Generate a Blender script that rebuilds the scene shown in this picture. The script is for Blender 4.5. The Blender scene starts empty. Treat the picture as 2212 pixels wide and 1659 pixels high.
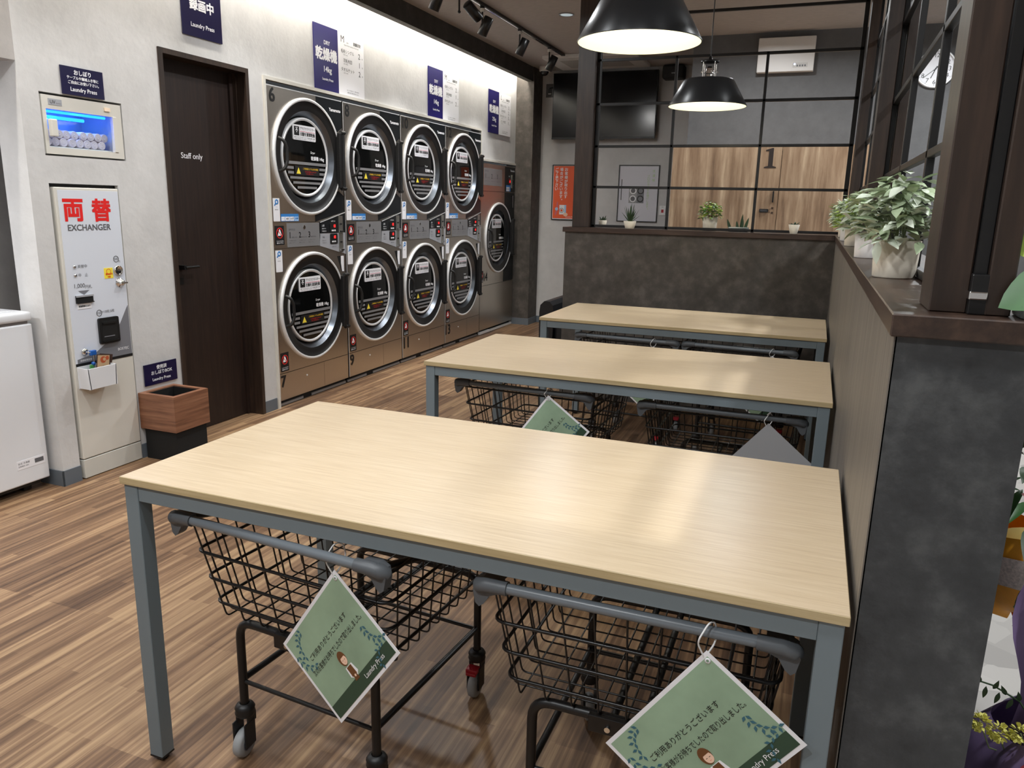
import bpy, bmesh, math, random
from mathutils import Vector, Matrix
random.seed(7)
scn = bpy.context.scene
COL = scn.collection
PI = math.pi

# ------------------------------------------------------------------ camera
cam_d = bpy.data.cameras.new('camera')
cam_d.sensor_width = 36.0
cam_d.lens = 1653.4452 * 36.0 / 2212.0
cam_d.clip_start = 0.05
cam = bpy.data.objects.new('camera', cam_d)
COL.objects.link(cam)
R = Vector((0.93145972, 0.36315429, 0.02239976)); U = Vector((-0.10302403, 0.20420174, 0.97349253)); F = Vector((-0.34895391, 0.90907679, -0.22761931))
mw = Matrix((R, U, -F)).transposed().to_4x4()
mw.translation = Vector((1.38575381, -1.18806145, 1.33927611))
cam.matrix_world = mw
scn.camera = cam

# ------------------------------------------------------------------ exposure, world, room lamps
scn.view_settings.view_transform = 'Standard'
scn.view_settings.look = 'None'
scn.view_settings.gamma = 1.0
scn.view_settings.use_curve_mapping = False
scn.view_settings.exposure = 0.0
world = bpy.data.worlds.new('world'); scn.world = world; world.use_nodes = True
bg = world.node_tree.nodes['Background']
bg.inputs[0].default_value = (0.9, 0.95, 1.0, 1); bg.inputs[1].default_value = 0.05
try:
    scn.cycles.max_bounces = 8; scn.cycles.diffuse_bounces = 4; scn.cycles.glossy_bounces = 4
    scn.cycles.use_denoising = True
    scn.cycles.sample_clamp_indirect = 6.0
    scn.cycles.caustics_reflective = False; scn.cycles.caustics_refractive = False
except Exception:
    pass
CEIL = 2.78
DOWNLIGHTS = [(-0.575, 4.91), (-0.60, 2.60), (-0.60, 0.40), (-0.6, -1.7), (0.55, -1.6), (0.2, -0.3), (1.28, -0.45), (0.9, 5.1), (-0.5, 6.5), (2.5, 0.3), (2.5, 2.6), (2.3, 4.9)]
DL_POWER = [14, 18, 18, 22, 26, 8, 12, 16, 32, 24, 26, 36]

def lamp(kind, name, loc, power, color=(1, .96, .9), size=.12, aim=None, angle=None, size_y=None, spread=None):
    d = bpy.data.lights.new(name, kind); d.energy = power; d.color = color
    if kind == 'AREA':
        d.shape = 'DISK' if size_y is None else 'RECTANGLE'; d.size = size
        if size_y: d.size_y = size_y
        if spread: d.spread = spread
    else:
        d.shadow_soft_size = size
    if kind == 'SPOT':
        d.spot_size = angle; d.spot_blend = .6
    o = bpy.data.objects.new(name, d); COL.objects.link(o); o.location = loc
    if aim is not None:
        o.rotation_euler = (Vector(aim) - Vector(loc)).to_track_quat('-Z', 'Y').to_euler()
    return o
for (dx, dy), pw in zip(DOWNLIGHTS, DL_POWER):
    lamp('AREA', 'downlight_lamp', (dx, dy, CEIL - .012), pw, (.95, .98, 1.0), .15, spread=math.radians(165))

lamp('AREA', 'recess_fill_light', (-2.35, .2, 1.86), 16, (.97, .98, 1), .5, size_y=.12)  # unseen fill light added under the soffit to brighten the recess wall

# ------------------------------------------------------------------ materials
def lin(c):
    r = []
    for v in c:
        v = v / 255.0
        r.append(v / 12.92 if v <= .04045 else ((v + .055) / 1.055) ** 2.4)
    return (r[0], r[1], r[2], 1.0)
MATS = {}
def mat(name, rgb, rough=.5, metal=0.0, emit=0.0, spec=None, coat=0.0, var=0.0, vscale=8.0, vstretch=(1, 1, 1), bump=0.0, bscale=60.0, alpha=None, trans=0.0, ramp=None, detail=4.0, aniso=0.0):
    if name in MATS: return MATS[name]
    m = bpy.data.materials.new(name); m.use_nodes = True
    nt = m.node_tree; b = nt.nodes['Principled BSDF']; N = nt.nodes; L = nt.links
    c = lin(rgb)
    b.inputs['Base Color'].default_value = c
    b.inputs['Roughness'].default_value = rough
    b.inputs['Metallic'].default_value = metal
    if spec is not None: b.inputs['Specular IOR Level'].default_value = spec
    if coat: b.inputs['Coat Weight'].default_value = coat; b.inputs['Coat Roughness'].default_value = .1
    if trans: b.inputs['Transmission Weight'].default_value = trans
    if alpha is not None: b.inputs['Alpha'].default_value = alpha
    if aniso: b.inputs['Anisotropic'].default_value = aniso
    if emit:
        b.inputs['Emission Color'].default_value = c; b.inputs['Emission Strength'].default_value = emit
    tc = N.new('ShaderNodeTexCoord')
    if var or ramp:
        mp = N.new('ShaderNodeMapping'); mp.inputs['Scale'].default_value = vstretch
        L.new(tc.outputs['Object'], mp.inputs[0])
        nz = N.new('ShaderNodeTexNoise'); nz.inputs['Scale'].default_value = vscale; nz.inputs['Detail'].default_value = detail; nz.inputs['Roughness'].default_value = .65
        L.new(mp.outputs[0], nz.inputs['Vector'])
        cr = N.new('ShaderNodeValToRGB')
        L.new(nz.outputs['Fac'], cr.inputs[0])
        if ramp:
            for i, (p, col) in enumerate(ramp):
                e = cr.color_ramp.elements[i] if i < 2 else cr.color_ramp.elements.new(p)
                e.position = p; e.color = lin(col)
        else:
            cr.color_ramp.elements[0].position = .3; cr.color_ramp.elements[1].position = .7
            cr.color_ramp.elements[0].color = tuple(v * (1 - var) for v in c[:3]) + (1,)
            cr.color_ramp.elements[1].color = tuple(min(1, v * (1 + var)) for v in c[:3]) + (1,)
        L.new(cr.outputs[0], b.inputs['Base Color'])
    if bump:
        mp2 = N.new('ShaderNodeMapping'); mp2.inputs['Scale'].default_value = vstretch
        L.new(tc.outputs['Object'], mp2.inputs[0])
        n2 = N.new('ShaderNodeTexNoise'); n2.inputs['Scale'].default_value = bscale; n2.inputs['Detail'].default_value = 5
        L.new(mp2.outputs[0], n2.inputs['Vector'])
        bp = N.new('ShaderNodeBump'); bp.inputs['Strength'].default_value = bump; bp.inputs['Distance'].default_value = .004
        L.new(n2.outputs['Fac'], bp.inputs['Height']); L.new(bp.outputs[0], b.inputs['Normal'])
    MATS[name] = m
    return m

def wood_floor():
    m = bpy.data.materials.new('floor_wood'); m.use_nodes = True
    nt = m.node_tree; N = nt.nodes; L = nt.links; b = N['Principled BSDF']
    tc = N.new('ShaderNodeTexCoord')
    rot = N.new('ShaderNodeMapping'); rot.inputs['Rotation'].default_value = (0, 0, PI / 2)
    L.new(tc.outputs['Object'], rot.inputs[0])
    def brick(w, h, c1, c2, off):
        k = N.new('ShaderNodeTexBrick'); k.offset = off; k.squash = 1
        k.inputs['Color1'].default_value = c1; k.inputs['Color2'].default_value = c2; k.inputs['Mortar'].default_value = c1
        k.inputs['Scale'].default_value = 1; k.inputs['Mortar Size'].default_value = 0.0; k.inputs['Brick Width'].default_value = w; k.inputs['Row Height'].default_value = h
        L.new(rot.outputs[0], k.inputs['Vector']); return k
    k1 = brick(1.2, .15, (0, 0, 0, 1), (1, 1, 1, 1), .37)
    k2 = brick(.45, .0305, (0, 0, 0, 1), (1, 1, 1, 1), .43)
    sm = N.new('ShaderNodeMapping'); sm.inputs['Scale'].default_value = (55, 1.3, 1)
    L.new(tc.outputs['Object'], sm.inputs[0])
    nz = N.new('ShaderNodeTexNoise'); nz.inputs['Scale'].default_value = 1.0; nz.inputs['Detail'].default_value = 5; nz.inputs['Roughness'].default_value = .6
    L.new(sm.outputs[0], nz.inputs['Vector'])
    def math_(op, a, bb):
        q = N.new('ShaderNodeMath'); q.operation = op
        for i, v in enumerate((a, bb)):
            if isinstance(v, (int, float)): q.inputs[i].default_value = v
            else: L.new(v, q.inputs[i])
        return q.outputs[0]
    s = math_('ADD', math_('MULTIPLY', nz.outputs['Fac'], 1.15), math_('ADD', math_('MULTIPLY', k1.outputs['Color'], .22), math_('MULTIPLY', k2.outputs['Color'], .20)))
    s = math_('SUBTRACT', s, .27)
    cr = N.new('ShaderNodeValToRGB'); L.new(s, cr.inputs[0])
    ramp = [(.22, (80, 58, 43)), (.42, (112, 85, 63)), (.56, (138, 108, 81)), (.78, (178, 147, 112))]
    for i, (p, c) in enumerate(ramp):
        e = cr.color_ramp.elements[i] if i < 2 else cr.color_ramp.elements.new(p)
        e.position = p; e.color = lin(c)
    L.new(cr.outputs[0], b.inputs['Base Color'])
    b.inputs['Roughness'].default_value = .42
    return m

def tile_floor():
    m = bpy.data.materials.new('tile_floor'); m.use_nodes = True
    nt = m.node_tree; N = nt.nodes; L = nt.links; b = N['Principled BSDF']
    tc = N.new('ShaderNodeTexCoord')
    mp = N.new('ShaderNodeMapping'); mp.inputs['Rotation'].default_value = (0, 0, .6)
    L.new(tc.outputs['Object'], mp.inputs[0])
    v = N.new('ShaderNodeTexVoronoi'); v.distance = 'CHEBYCHEV'; v.inputs['Scale'].default_value = 8; v.inputs['Randomness'].default_value = .8
    L.new(mp.outputs[0], v.inputs['Vector'])
    cr = N.new('ShaderNodeValToRGB'); L.new(v.outputs['Color'], cr.inputs[0])
    cr.color_ramp.elements[0].color = lin((170, 166, 162)); cr.color_ramp.elements[1].color = lin((222, 218, 212))
    L.new(cr.outputs[0], b.inputs['Base Color']); b.inputs['Roughness'].default_value = .35
    return m

PLASTER = mat('wall_plaster', (204, 203, 202), .9, var=.07, vscale=5, bump=.35, bscale=38)
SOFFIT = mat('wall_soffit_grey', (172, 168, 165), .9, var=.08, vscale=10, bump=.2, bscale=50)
GREYWALL = mat('wall_grey', (96, 96, 97), .9, var=.1, vscale=10, bump=.2, bscale=50)
CEILM = mat('ceiling_paper', (176, 168, 162), .9, var=.10, vscale=14, vstretch=(1, 5, 1), bump=.2, bscale=70)
CONC = mat('concrete_board', (92, 90, 86), .75, vscale=11, ramp=[(.28, (58, 54, 50)), (.5, (75, 70, 65)), (.72, (98, 92, 86))], bump=.15, bscale=40, detail=8)
CONCD = mat('concrete_dark', (62, 60, 58), .8, vscale=7, ramp=[(.28, (48, 45, 43)), (.5, (60, 57, 54)), (.72, (78, 74, 70))], detail=8)
STONE = mat('slate_laminate', (86, 88, 90), .55, vscale=14, ramp=[(.3, (46, 48, 50)), (.5, (60, 62, 64)), (.72, (86, 88, 89))], bump=.3, bscale=90, detail=12)
BROWN = mat('brown_stain', (72, 54, 43), .4, vscale=3, vstretch=(14, 14, 1.2), ramp=[(.3, (38, 28, 23)), (.5, (50, 38, 31)), (.75, (66, 50, 41))])
BROWNX = mat('brown_stain_x', (72, 54, 43), .33, vscale=3, vstretch=(1.2, 14, 14), ramp=[(.3, (46, 34, 28)), (.5, (60, 45, 37)), (.75, (78, 60, 49))])
BROWNY = mat('brown_stain_y', (72, 54, 43), .33, vscale=3, vstretch=(14, 1.2, 14), ramp=[(.3, (46, 34, 28)), (.5, (60, 45, 37)), (.75, (78, 60, 49))])
DOORW = mat('door_walnut', (60, 40, 31), .5, vscale=3, vstretch=(20, 20, 1.0), ramp=[(.3, (26, 16, 12)), (.5, (36, 23, 18)), (.75, (50, 33, 25))])
OAK = mat('table_oak', (222, 202, 166), .30, vscale=3.0, vstretch=(2.2, 60, 60), ramp=[(.28, (203, 179, 147)), (.5, (216, 194, 162)), (.72, (226, 206, 177))], bump=.06, bscale=6, detail=9)
OAKE = mat('table_oak_edge', (190, 170, 130), .45, vscale=2.2, vstretch=(1.6, 38, 38), ramp=[(.25, (172, 152, 112)), (.5, (186, 166, 126)), (.75, (200, 182, 144))])
GREYM = mat('grey_powdercoat', (116, 128, 134), .45)
BLACKM = mat('black_steel', (17, 17, 18), .38, spec=.5)
WIRE = mat('black_wire', (16, 16, 17), .3)
GRIP = mat('grey_plastic', (86, 90, 94), .45)
HANDLE = mat('handle_grey', (110, 117, 123), .33)
RUBG = mat('grey_rubber', (150, 152, 153), .5)
RED = mat('red_plastic', (168, 24, 40), .4)
BLACKP = mat('black_plastic', (20, 20, 21), .45)
MATTEB = mat('matte_black', (12, 12, 12), .8)
STEEL = mat('brushed_steel', (208, 201, 191), .30, metal=1.0, var=.04, vscale=40, vstretch=(1, 1, 30))
SILVER = mat('silver_ring', (238, 239, 240), .35, metal=.3)
CHROME = mat('chrome', (225, 225, 225), .12, metal=1.0)
CONE = mat('cone_metal', (112, 118, 126), .3, metal=.95)
BEZEL = mat('bezel_black', (20, 20, 21), .42)
GLASSB = mat('door_glass', (10, 11, 11), .05, spec=.6)
CHARP = mat('charcoal_panel', (26, 29, 32), .25)
SEAM = mat('seam_black', (8, 8, 8), .7)
LGREY = mat('light_grey_panel', (150, 150, 152), .4, metal=.4)
PGREY = mat('pale_grey_panel', (172, 174, 180), .4, metal=.2)
WHITE = mat('white_paint', (236, 236, 236), .4)
WHITEP = mat('white_plastic', (226, 228, 232), .35)
CREAM = mat('cream_metal', (214, 211, 202), .4)
BEIGE = mat('beige_metal', (205, 204, 196), .45)
EXW = mat('exchanger_white', (216, 221, 231), .35)
EXG = mat('exchanger_grey', (120, 121, 127), .4)
NAVY = mat('navy_board', (34, 28, 96), .35)
NAVYD = mat('navy_acrylic', (20, 16, 58), .3)
PAPER = mat('sign_white', (240, 240, 244), .5)
INKW = mat('ink_white', (245, 245, 248), .5)
INKB = mat('ink_black', (18, 18, 20), .5)
INKG = mat('ink_grey', (96, 96, 100), .5)
INKR = mat('ink_red', (226, 28, 26), .5)
INKY = mat('ink_yellow', (238, 196, 52), .5)
INKYB = mat('ink_lemon', (244, 222, 70), .5)
INKBL = mat('ink_blue', (52, 128, 200), .5)
INKLB = mat('ink_light_blue', (170, 205, 240), .5)
INKPINK = mat('ink_pink', (205, 110, 125), .5)
LED = mat('red_led', (255, 40, 40), .5, emit=2.0)
ORANGE = mat('poster_orange', (236, 100, 58), .4)
GREENL = mat('ink_pale_green', (176, 206, 150), .5)
SAGE = mat('placard_sage', (146, 172, 146), .4, var=.16, vscale=6)
SAGED = mat('placard_dark_green', (48, 74, 58), .4)
TEAL = mat('placard_teal', (58, 104, 120), .5)
SKIN = mat('print_skin', (246, 208, 182), .5)
HAIRB = mat('print_brown', (112, 72, 40), .5)
GREYBACK = mat('placard_back', (168, 169, 172), .5)
WALNUT = mat('walnut_veneer', (134, 92, 68), .45, vscale=2.5, vstretch=(1.2, 1.2, 26), ramp=[(.3, (104, 68, 50)), (.5, (132, 90, 67)), (.72, (156, 112, 86))])
CUBW = mat('cubicle_wood', (160, 132, 104), .5, vscale=2.2, vstretch=(6, 6, .55), ramp=[(.30, (104, 80, 60)), (.44, (146, 118, 92)), (.56, (172, 145, 117)), (.70, (206, 182, 152))], detail=8)
TVB = mat('tv_screen', (9, 10, 13), .16, spec=.25)
LEATHER = mat('black_leather', (26, 27, 30), .42)
POTC = mat('pot_cement', (222, 214, 198), .7, var=.06, vscale=30)
POTW = mat('pot_white', (230, 226, 222), .6, var=.05, vscale=30)
SOIL = mat('soil_dark', (30, 26, 22), .9)
LEAF1 = mat('leaf_sage', (168, 184, 150), .55, var=.25, vscale=18)
LEAF2 = mat('leaf_frost', (206, 214, 196), .55, var=.15, vscale=18)
LEAF3 = mat('leaf_lime', (168, 196, 84), .5, var=.2, vscale=18)
LEAF4 = mat('leaf_dark', (44, 70, 40), .5, var=.25, vscale=18)
LEAF5 = mat('leaf_green', (56, 104, 50), .4, var=.2, vscale=12)
STEMM = mat('stem_green', (120, 134, 90), .6)
BULB = mat('lamp_bulb', (255, 244, 214), .5, emit=6)
SHADEIN = mat('shade_inner_white', (250, 247, 220), .6)
LENS = mat('downlight_lens', (255, 250, 240), .5, emit=9)
COVE = mat('cove_led', (255, 250, 238), .5, emit=75)
UVBLUE = mat('uv_tube', (20, 90, 255), .5, emit=9)
TOWEL = mat('towel_white', (226, 216, 226), .9)
WINWHITE = mat('ac_white', (214, 210, 206), .45)
PURPLE = mat('purple_wrap', (132, 112, 156), .6, var=.15, vscale=9)
CRIMSON = mat('crimson_ribbon', (150, 26, 44), .5)
AMBER = mat('amber_wrap', (246, 166, 40), .5, var=.15, vscale=9)
LACE = mat('lace_white', (226, 214, 208), .7, var=.3, vscale=160)
PETAL = mat('petal_yellow', (240, 236, 130), .6, var=.12, vscale=60)
PETALP = mat('petal_pink', (234, 170, 176), .6)
KRAFT = mat('booklet_kraft', (190, 160, 124), .6)
BOOKB = mat('booklet_brown', (62, 40, 30), .6)
KEYB = mat('blue_tag', (30, 90, 170), .4)
KEYG = mat('green_tag', (90, 160, 90), .4)
def clear_glass():
    m = bpy.data.materials.new('cabinet_glass'); m.use_nodes = True
    N = m.node_tree.nodes; L = m.node_tree.links; N.remove(N['Principled BSDF'])
    tr = N.new('ShaderNodeBsdfTransparent'); tr.inputs[0].default_value = (.96, .98, .98, 1); gl = N.new('ShaderNodeBsdfGlossy'); gl.inputs['Roughness'].default_value = .03
    mx = N.new('ShaderNodeMixShader'); mx.inputs[0].default_value = .06
    L.new(tr.outputs[0], mx.inputs[1]); L.new(gl.outputs[0], mx.inputs[2]); L.new(mx.outputs[0], N['Material Output'].inputs[0])
    return m
GLASSC = clear_glass()
GREYPOT = mat('smoke_plastic', (120, 130, 128), .2, trans=.3)

# ------------------------------------------------------------------ text
FONT_CACHE = {}
def text_geo(body, bold=0.0):
    k = (body, bold)
    if k not in FONT_CACHE:
        c = bpy.data.curves.new('lettering', 'FONT'); c.body = body; c.offset = bold; c.resolution_u = 3
        o = bpy.data.objects.new('lettering', c); COL.objects.link(o)
        dg = bpy.context.evaluated_depsgraph_get()
        m = bpy.data.meshes.new_from_object(o.evaluated_get(dg))
        vs = [(v.co.x, v.co.y) for v in m.vertices]; fs = [tuple(p.vertices) for p in m.polygons]
        bpy.data.objects.remove(o); bpy.data.curves.remove(c); bpy.data.meshes.remove(m)
        x0 = min(v[0] for v in vs); x1 = max(v[0] for v in vs); y0 = min(v[1] for v in vs); y1 = max(v[1] for v in vs)
        FONT_CACHE[k] = ([((a - x0) / (x1 - x0), (b - y0) / (y1 - y0)) for a, b in vs], fs, (x1 - x0) / (y1 - y0))
    return FONT_CACHE[k]

# ------------------------------------------------------------------ mesh builder
def fillet(pts, r, seg=5, closed=False):
    out = []; n = len(pts); P = [Vector(p) for p in pts]
    for i in range(n):
        if not closed and i in (0, n - 1): out.append(P[i]); continue
        a, b, c = P[i - 1], P[i], P[(i + 1) % n]
        u = (a - b); v = (c - b); lu, lv = u.length, v.length; u.normalize(); v.normalize()
        ang = u.angle(v)
        if ang > PI - .02: out.append(b); continue
        d = min(r / math.tan(ang / 2), lu * .48, lv * .48)
        p0 = b + u * d; p1 = b + v * d
        for k in range(seg + 1):
            t = k / seg
            out.append(p0 * (1 - t) ** 2 + b * 2 * t * (1 - t) + p1 * t * t)
    return out

class MB:
    def __init__(s, origin=(0, 0, 0), u=(1, 0, 0), v=(0, 1, 0), n=None):
        s.V = []; s.Fc = []; s.M = []; s.S = []; s.mats = []
        s.frame(origin, u, v, n)
    def frame(s, origin=(0, 0, 0), u=(1, 0, 0), v=(0, 1, 0), n=None):
        s.o = Vector(origin); s.u = Vector(u); s.v = Vector(v); s.n = Vector(n) if n else s.u.cross(s.v)
        return s
    def mi(s, m):
        if m not in s.mats: s.mats.append(m)
        return s.mats.index(m)
    def add(s, vs, fs, m, smooth=False):
        k = len(s.V); i = s.mi(m)
        for a in vs: s.V.append(s.o + s.u * a[0] + s.v * a[1] + s.n * a[2])
        for f in fs: s.Fc.append(tuple(k + j for j in f)); s.M.append(i); s.S.append(smooth)
    def box(s, a0, b0, c0, a1, b1, c1, m, bev=0.0, seg=2):
        if a0 > a1: a0, a1 = a1, a0
        if b0 > b1: b0, b1 = b1, b0
        if c0 > c1: c0, c1 = c1, c0
        if bev <= 0:
            vs = [(a0, b0, c0), (a1, b0, c0), (a1, b1, c0), (a0, b1, c0), (a0, b0, c1), (a1, b0, c1), (a1, b1, c1), (a0, b1, c1)]
            s.add(vs, [(3, 2, 1, 0), (4, 5, 6, 7), (0, 1, 5, 4), (1, 2, 6, 5), (2, 3, 7, 6), (3, 0, 4, 7)], m)
        else:
            bm = bmesh.new(); bmesh.ops.create_cube(bm, size=1)
            for w in bm.verts: w.co = Vector(((a0 + a1) / 2 + w.co.x * (a1 - a0), (b0 + b1) / 2 + w.co.y * (b1 - b0), (c0 + c1) / 2 + w.co.z * (c1 - c0)))
            bmesh.ops.bevel(bm, geom=bm.edges[:], offset=bev, segments=seg, affect='EDGES', profile=.5)
            bm.verts.index_update()
            s.add([tuple(w.co) for w in bm.verts], [tuple(w.index for w in f.verts) for f in bm.faces], m, seg > 2)
            bm.free()
        return s
    def poly(s, pts, c0, c1, m):
        n = len(pts)
        vs = [(p[0], p[1], c0) for p in pts] + [(p[0], p[1], c1) for p in pts]
        fs = [tuple(range(n, 2 * n)), tuple(range(n - 1, -1, -1))] + [(i, (i + 1) % n, n + (i + 1) % n, n + i) for i in range(n)]
        s.add(vs, fs, m); return s
    def rrect(s, a0, b0, a1, b1, r, c0, c1, m, k=4):
        pts = []
        for cx, cy, t0 in ((a1 - r, b1 - r, 0), (a0 + r, b1 - r, PI / 2), (a0 + r, b0 + r, PI), (a1 - r, b0 + r, 1.5 * PI)):
            for i in range(k + 1):
                t = t0 + PI / 2 * i / k; pts.append((cx + r * math.cos(t), cy + r * math.sin(t)))
        return s.poly(pts, c0, c1, m)
    def disc(s, a, b, r, c0, c1, m, n=24, rb=None):
        rb = rb or r
        return s.poly([(a + r * math.cos(2 * PI * i / n), b + rb * math.sin(2 * PI * i / n)) for i in range(n)], c0, c1, m)
    def lathe(s, a, b, prof, m, n=48, smooth=True, capend=False):
        vs = []; fs = []
        for (r, c) in prof:
            for i in range(n):
                t = 2 * PI * i / n; vs.append((a + r * math.cos(t), b + r * math.sin(t), c))
        for j in range(len(prof) - 1):
            for i in range(n):
                q = (i + 1) % n; fs.append((j * n + i, j * n + q, (j + 1) * n + q, (j + 1) * n + i))
        s.add(vs, fs, m, smooth)
        if capend:
            s.add(vs[-n:], [tuple(range(n))], m)
        return s
    def tube(s, pts, r, m, n=8, closed=False, cap=True, flat=None):
        P = [Vector(p) for p in pts]; k = len(P)
        if k < 2: return s
        T = []
        for i in range(k):
            if closed: t = P[(i + 1) % k] - P[i - 1]
            else: t = P[min(i + 1, k - 1)] - P[max(i - 1, 0)]
            T.append(t.normalized())
        up = Vector((0, 0, 1)) if abs(T[0].z) < .9 else Vector((1, 0, 0))
        X = up.cross(T[0]).normalized(); vs = []; rr = r if isinstance(r, (list, tuple)) else [r] * k
        for i in range(k):
            X = (X - T[i] * X.dot(T[i]))
            if X.length < 1e-6: X = T[i].orthogonal()
            X.normalize(); Y = T[i].cross(X)
            for j in range(n):
                t = 2 * PI * j / n + PI / n
                vs.append(tuple(P[i] + (X * math.cos(t) + Y * math.sin(t) * (flat or 1)) * rr[i]))
        fs = []
        for i in range(k if closed else k - 1):
            q = (i + 1) % k
            for j in range(n):
                w = (j + 1) % n; fs.append((i * n + j, i * n + w, q * n + w, q * n + j))
        s.add(vs, fs, m, n > 4)
        if cap and not closed:
            s.add(vs[:n], [tuple(range(n - 1, -1, -1))], m); s.add(vs[-n:], [tuple(range(n))], m)
        return s
    def sphere(s, c, r, m, nu=14, nv=8, sc=(1, 1, 1), v0=0.0, v1=PI):
        vs = []; fs = []
        for j in range(nv + 1):
            p = v0 + (v1 - v0) * j / nv
            for i in range(nu):
                t = 2 * PI * i / nu
                vs.append((c[0] + sc[0] * r * math.sin(p) * math.cos(t), c[1] + sc[1] * r * math.sin(p) * math.sin(t), c[2] + sc[2] * r * math.cos(p)))
        for j in range(nv):
            for i in range(nu):
                q = (i + 1) % nu; fs.append((j * nu + i, (j + 1) * nu + i, (j + 1) * nu + q, j * nu + q))
        s.add(vs, fs, m, True); return s
    def text(s, body, a0, b0, a1, b1, m, c=.0008, bold=.012, keep=True, vert=False):
        """lettering fitted into the rectangle; keep=True keeps glyph proportions (limited by the smaller side)"""
        if vert:
            n = len(body); h = (b1 - b0) / n; w = a1 - a0
            for i, ch in enumerate(body):
                if ch in ' ': continue
                y1 = b1 - i * h
                if ch in '。、': s.text(ch, a0 + w * .6, y1 - h * .45, a1, y1 - h * .1, m, c, bold)
                else: s.text(ch, a0, y1 - h * .93, a1, y1 - h * .07, m, c, bold)
            return s
        vs, fs, asp = text_geo(body, 0.0)
        w, h = a1 - a0, b1 - b0
        if keep:
            if w / h > asp: d = (w - h * asp) / 2; a0 += d; w = h * asp
            else: d = (h - w / asp) / 2; b0 += d; h = w / asp
        g = bold * 1.1 * h
        for k, (dx, dy) in enumerate([(0, 0)] if bold < .008 else [(-g, -g), (g, -g), (-g, g), (g, g)] if bold > .014 else [(-g, 0), (g, 0)]):
            s.add([(a0 + x * w + dx, b0 + y * h + dy, c + k * .00012) for x, y in vs], fs, m)
        return s
    def plate_hole(s, a0, b0, a1, b1, ca, cb, r, c, m, k=12):
        cs = []; sq = []
        for side in range(4):
            A, B = [((a0, b0), (a1, b0)), ((a1, b0), (a1, b1)), ((a1, b1), (a0, b1)), ((a0, b1), (a0, b0))][side]
            for i in range(k):
                t = i / k; p = (A[0] + (B[0] - A[0]) * t, A[1] + (B[1] - A[1]) * t)
                sq.append((p[0], p[1], c)); g = math.atan2(p[1] - cb, p[0] - ca); cs.append((ca + r * math.cos(g), cb + r * math.sin(g), c))
        n = 4 * k
        s.add(sq + cs, [(i, (i + 1) % n, n + (i + 1) % n, n + i) for i in range(n)], m); return s
    def leaf(s, p, d, nrm, ln, w, m, fold=.25, droop=.2, shape=(0, .55, .95, 1, .8, .45, 0)):
        p = Vector(p); d = Vector(d).normalized(); nrm = Vector(nrm); side = d.cross(nrm)
        if side.length < 1e-4: side = d.orthogonal()
        side.normalize(); up = side.cross(d)
        vs = []; fs = []; k = len(shape)
        for i, q in enumerate(shape):
            t = i / (k - 1); mid = p + d * ln * t - up * (droop * ln * t * t)
            hw = w * .5 * q
            vs += [tuple(mid + side * hw + up * hw * fold), tuple(mid), tuple(mid - side * hw + up * hw * fold)]
        for i in range(k - 1):
            a = 3 * i; fs += [(a, a + 1, a + 4, a + 3), (a + 1, a + 2, a + 5, a + 4)]
        s.add(vs, fs, m, True); return s
    def build(s, name, parent=None, loc=None, props=None):
        me = bpy.data.meshes.new(name)
        off = Vector(loc) if loc is not None else Vector((0, 0, 0))
        me.from_pydata([tuple(v - off) for v in s.V], [], s.Fc)
        for m in s.mats: me.materials.append(m)
        me.polygons.foreach_set('material_index', s.M); me.polygons.foreach_set('use_smooth', s.S)
        me.update()
        o = bpy.data.objects.new(name, me); COL.objects.link(o); o.location = off
        if parent is not None: o.parent = parent
        if props:
            for k, v in props.items(): o[k] = v
        return o

def tag(o, label, cat, group=None):
    o['label'] = label; o['category'] = cat
    if group: o['group'] = group
    return o
def thing(name, label, cat, loc=(0, 0, 0), rz=0.0, group=None):
    o = bpy.data.objects.new(name, None); o.empty_display_size = .1; COL.objects.link(o)
    o.location = loc; o.rotation_euler = (0, 0, rz)
    return tag(o, label, cat, group)
def struct(o): o['kind'] = 'structure'; return o
def copy_tree(o, parent=None):
    c = o.copy(); COL.objects.link(c)
    if parent is not None: c.parent = parent
    for ch in list(o.children): copy_tree(ch, c)
    return c
def dup(o, loc, rz, label, group=None):
    c = copy_tree(o); c.location = loc; c.rotation_euler = (0, 0, rz); c['label'] = label
    if group: c['group'] = group
    return c
XW = -1.79            # face of the left wall
LW = dict(u=(0, 1, 0), v=(0, 0, 1))      # wall frame: a = y, b = z, c = out of the wall (+x)
BW = dict(u=(1, 0, 0), v=(0, 0, 1))      # back wall frame: a = x, b = z, c = towards the camera (-y)

# ================================================================== room shell
YF, YB = -3.2, 7.30
m = MB().box(-2.9, YF, -.06, 1.60, 8.0, 0, wood_floor()); struct(m.build('floor'))
m = MB().box(1.60, YF, -.06, 3.7, 8.0, 0, tile_floor()); struct(m.build('floor'))
m = MB().box(-2.9, YF, CEIL, 3.7, 8.0, CEIL + .08, CEILM); struct(m.build('ceiling'))
# left wall with openings for towel warmer, exchanger, door and dryers (a=y, b=z, c=x)
m = MB((XW, 0, 0), **LW)
def wl(y0, z0, y1, z1): m.box(y0, z0, -.10, y1, z1, 0, PLASTER)
wl(1.231, 0, 1.322, CEIL); wl(1.322, 1.388, 1.69, 1.506); wl(1.690, 0, 1.752, 1.506); wl(1.752, 0, 2.001, CEIL); wl(1.322, 1.772, 1.752, CEIL)
wl(2.001, 2.075, 2.672, CEIL); wl(2.672, 0, 2.800, CEIL); wl(2.800, 2.060, 6.065, CEIL); wl(6.065, 1.775, 7.02, CEIL); wl(7.02, 0, 7.35, CEIL)
struct(m.build('wall_left'))
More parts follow.
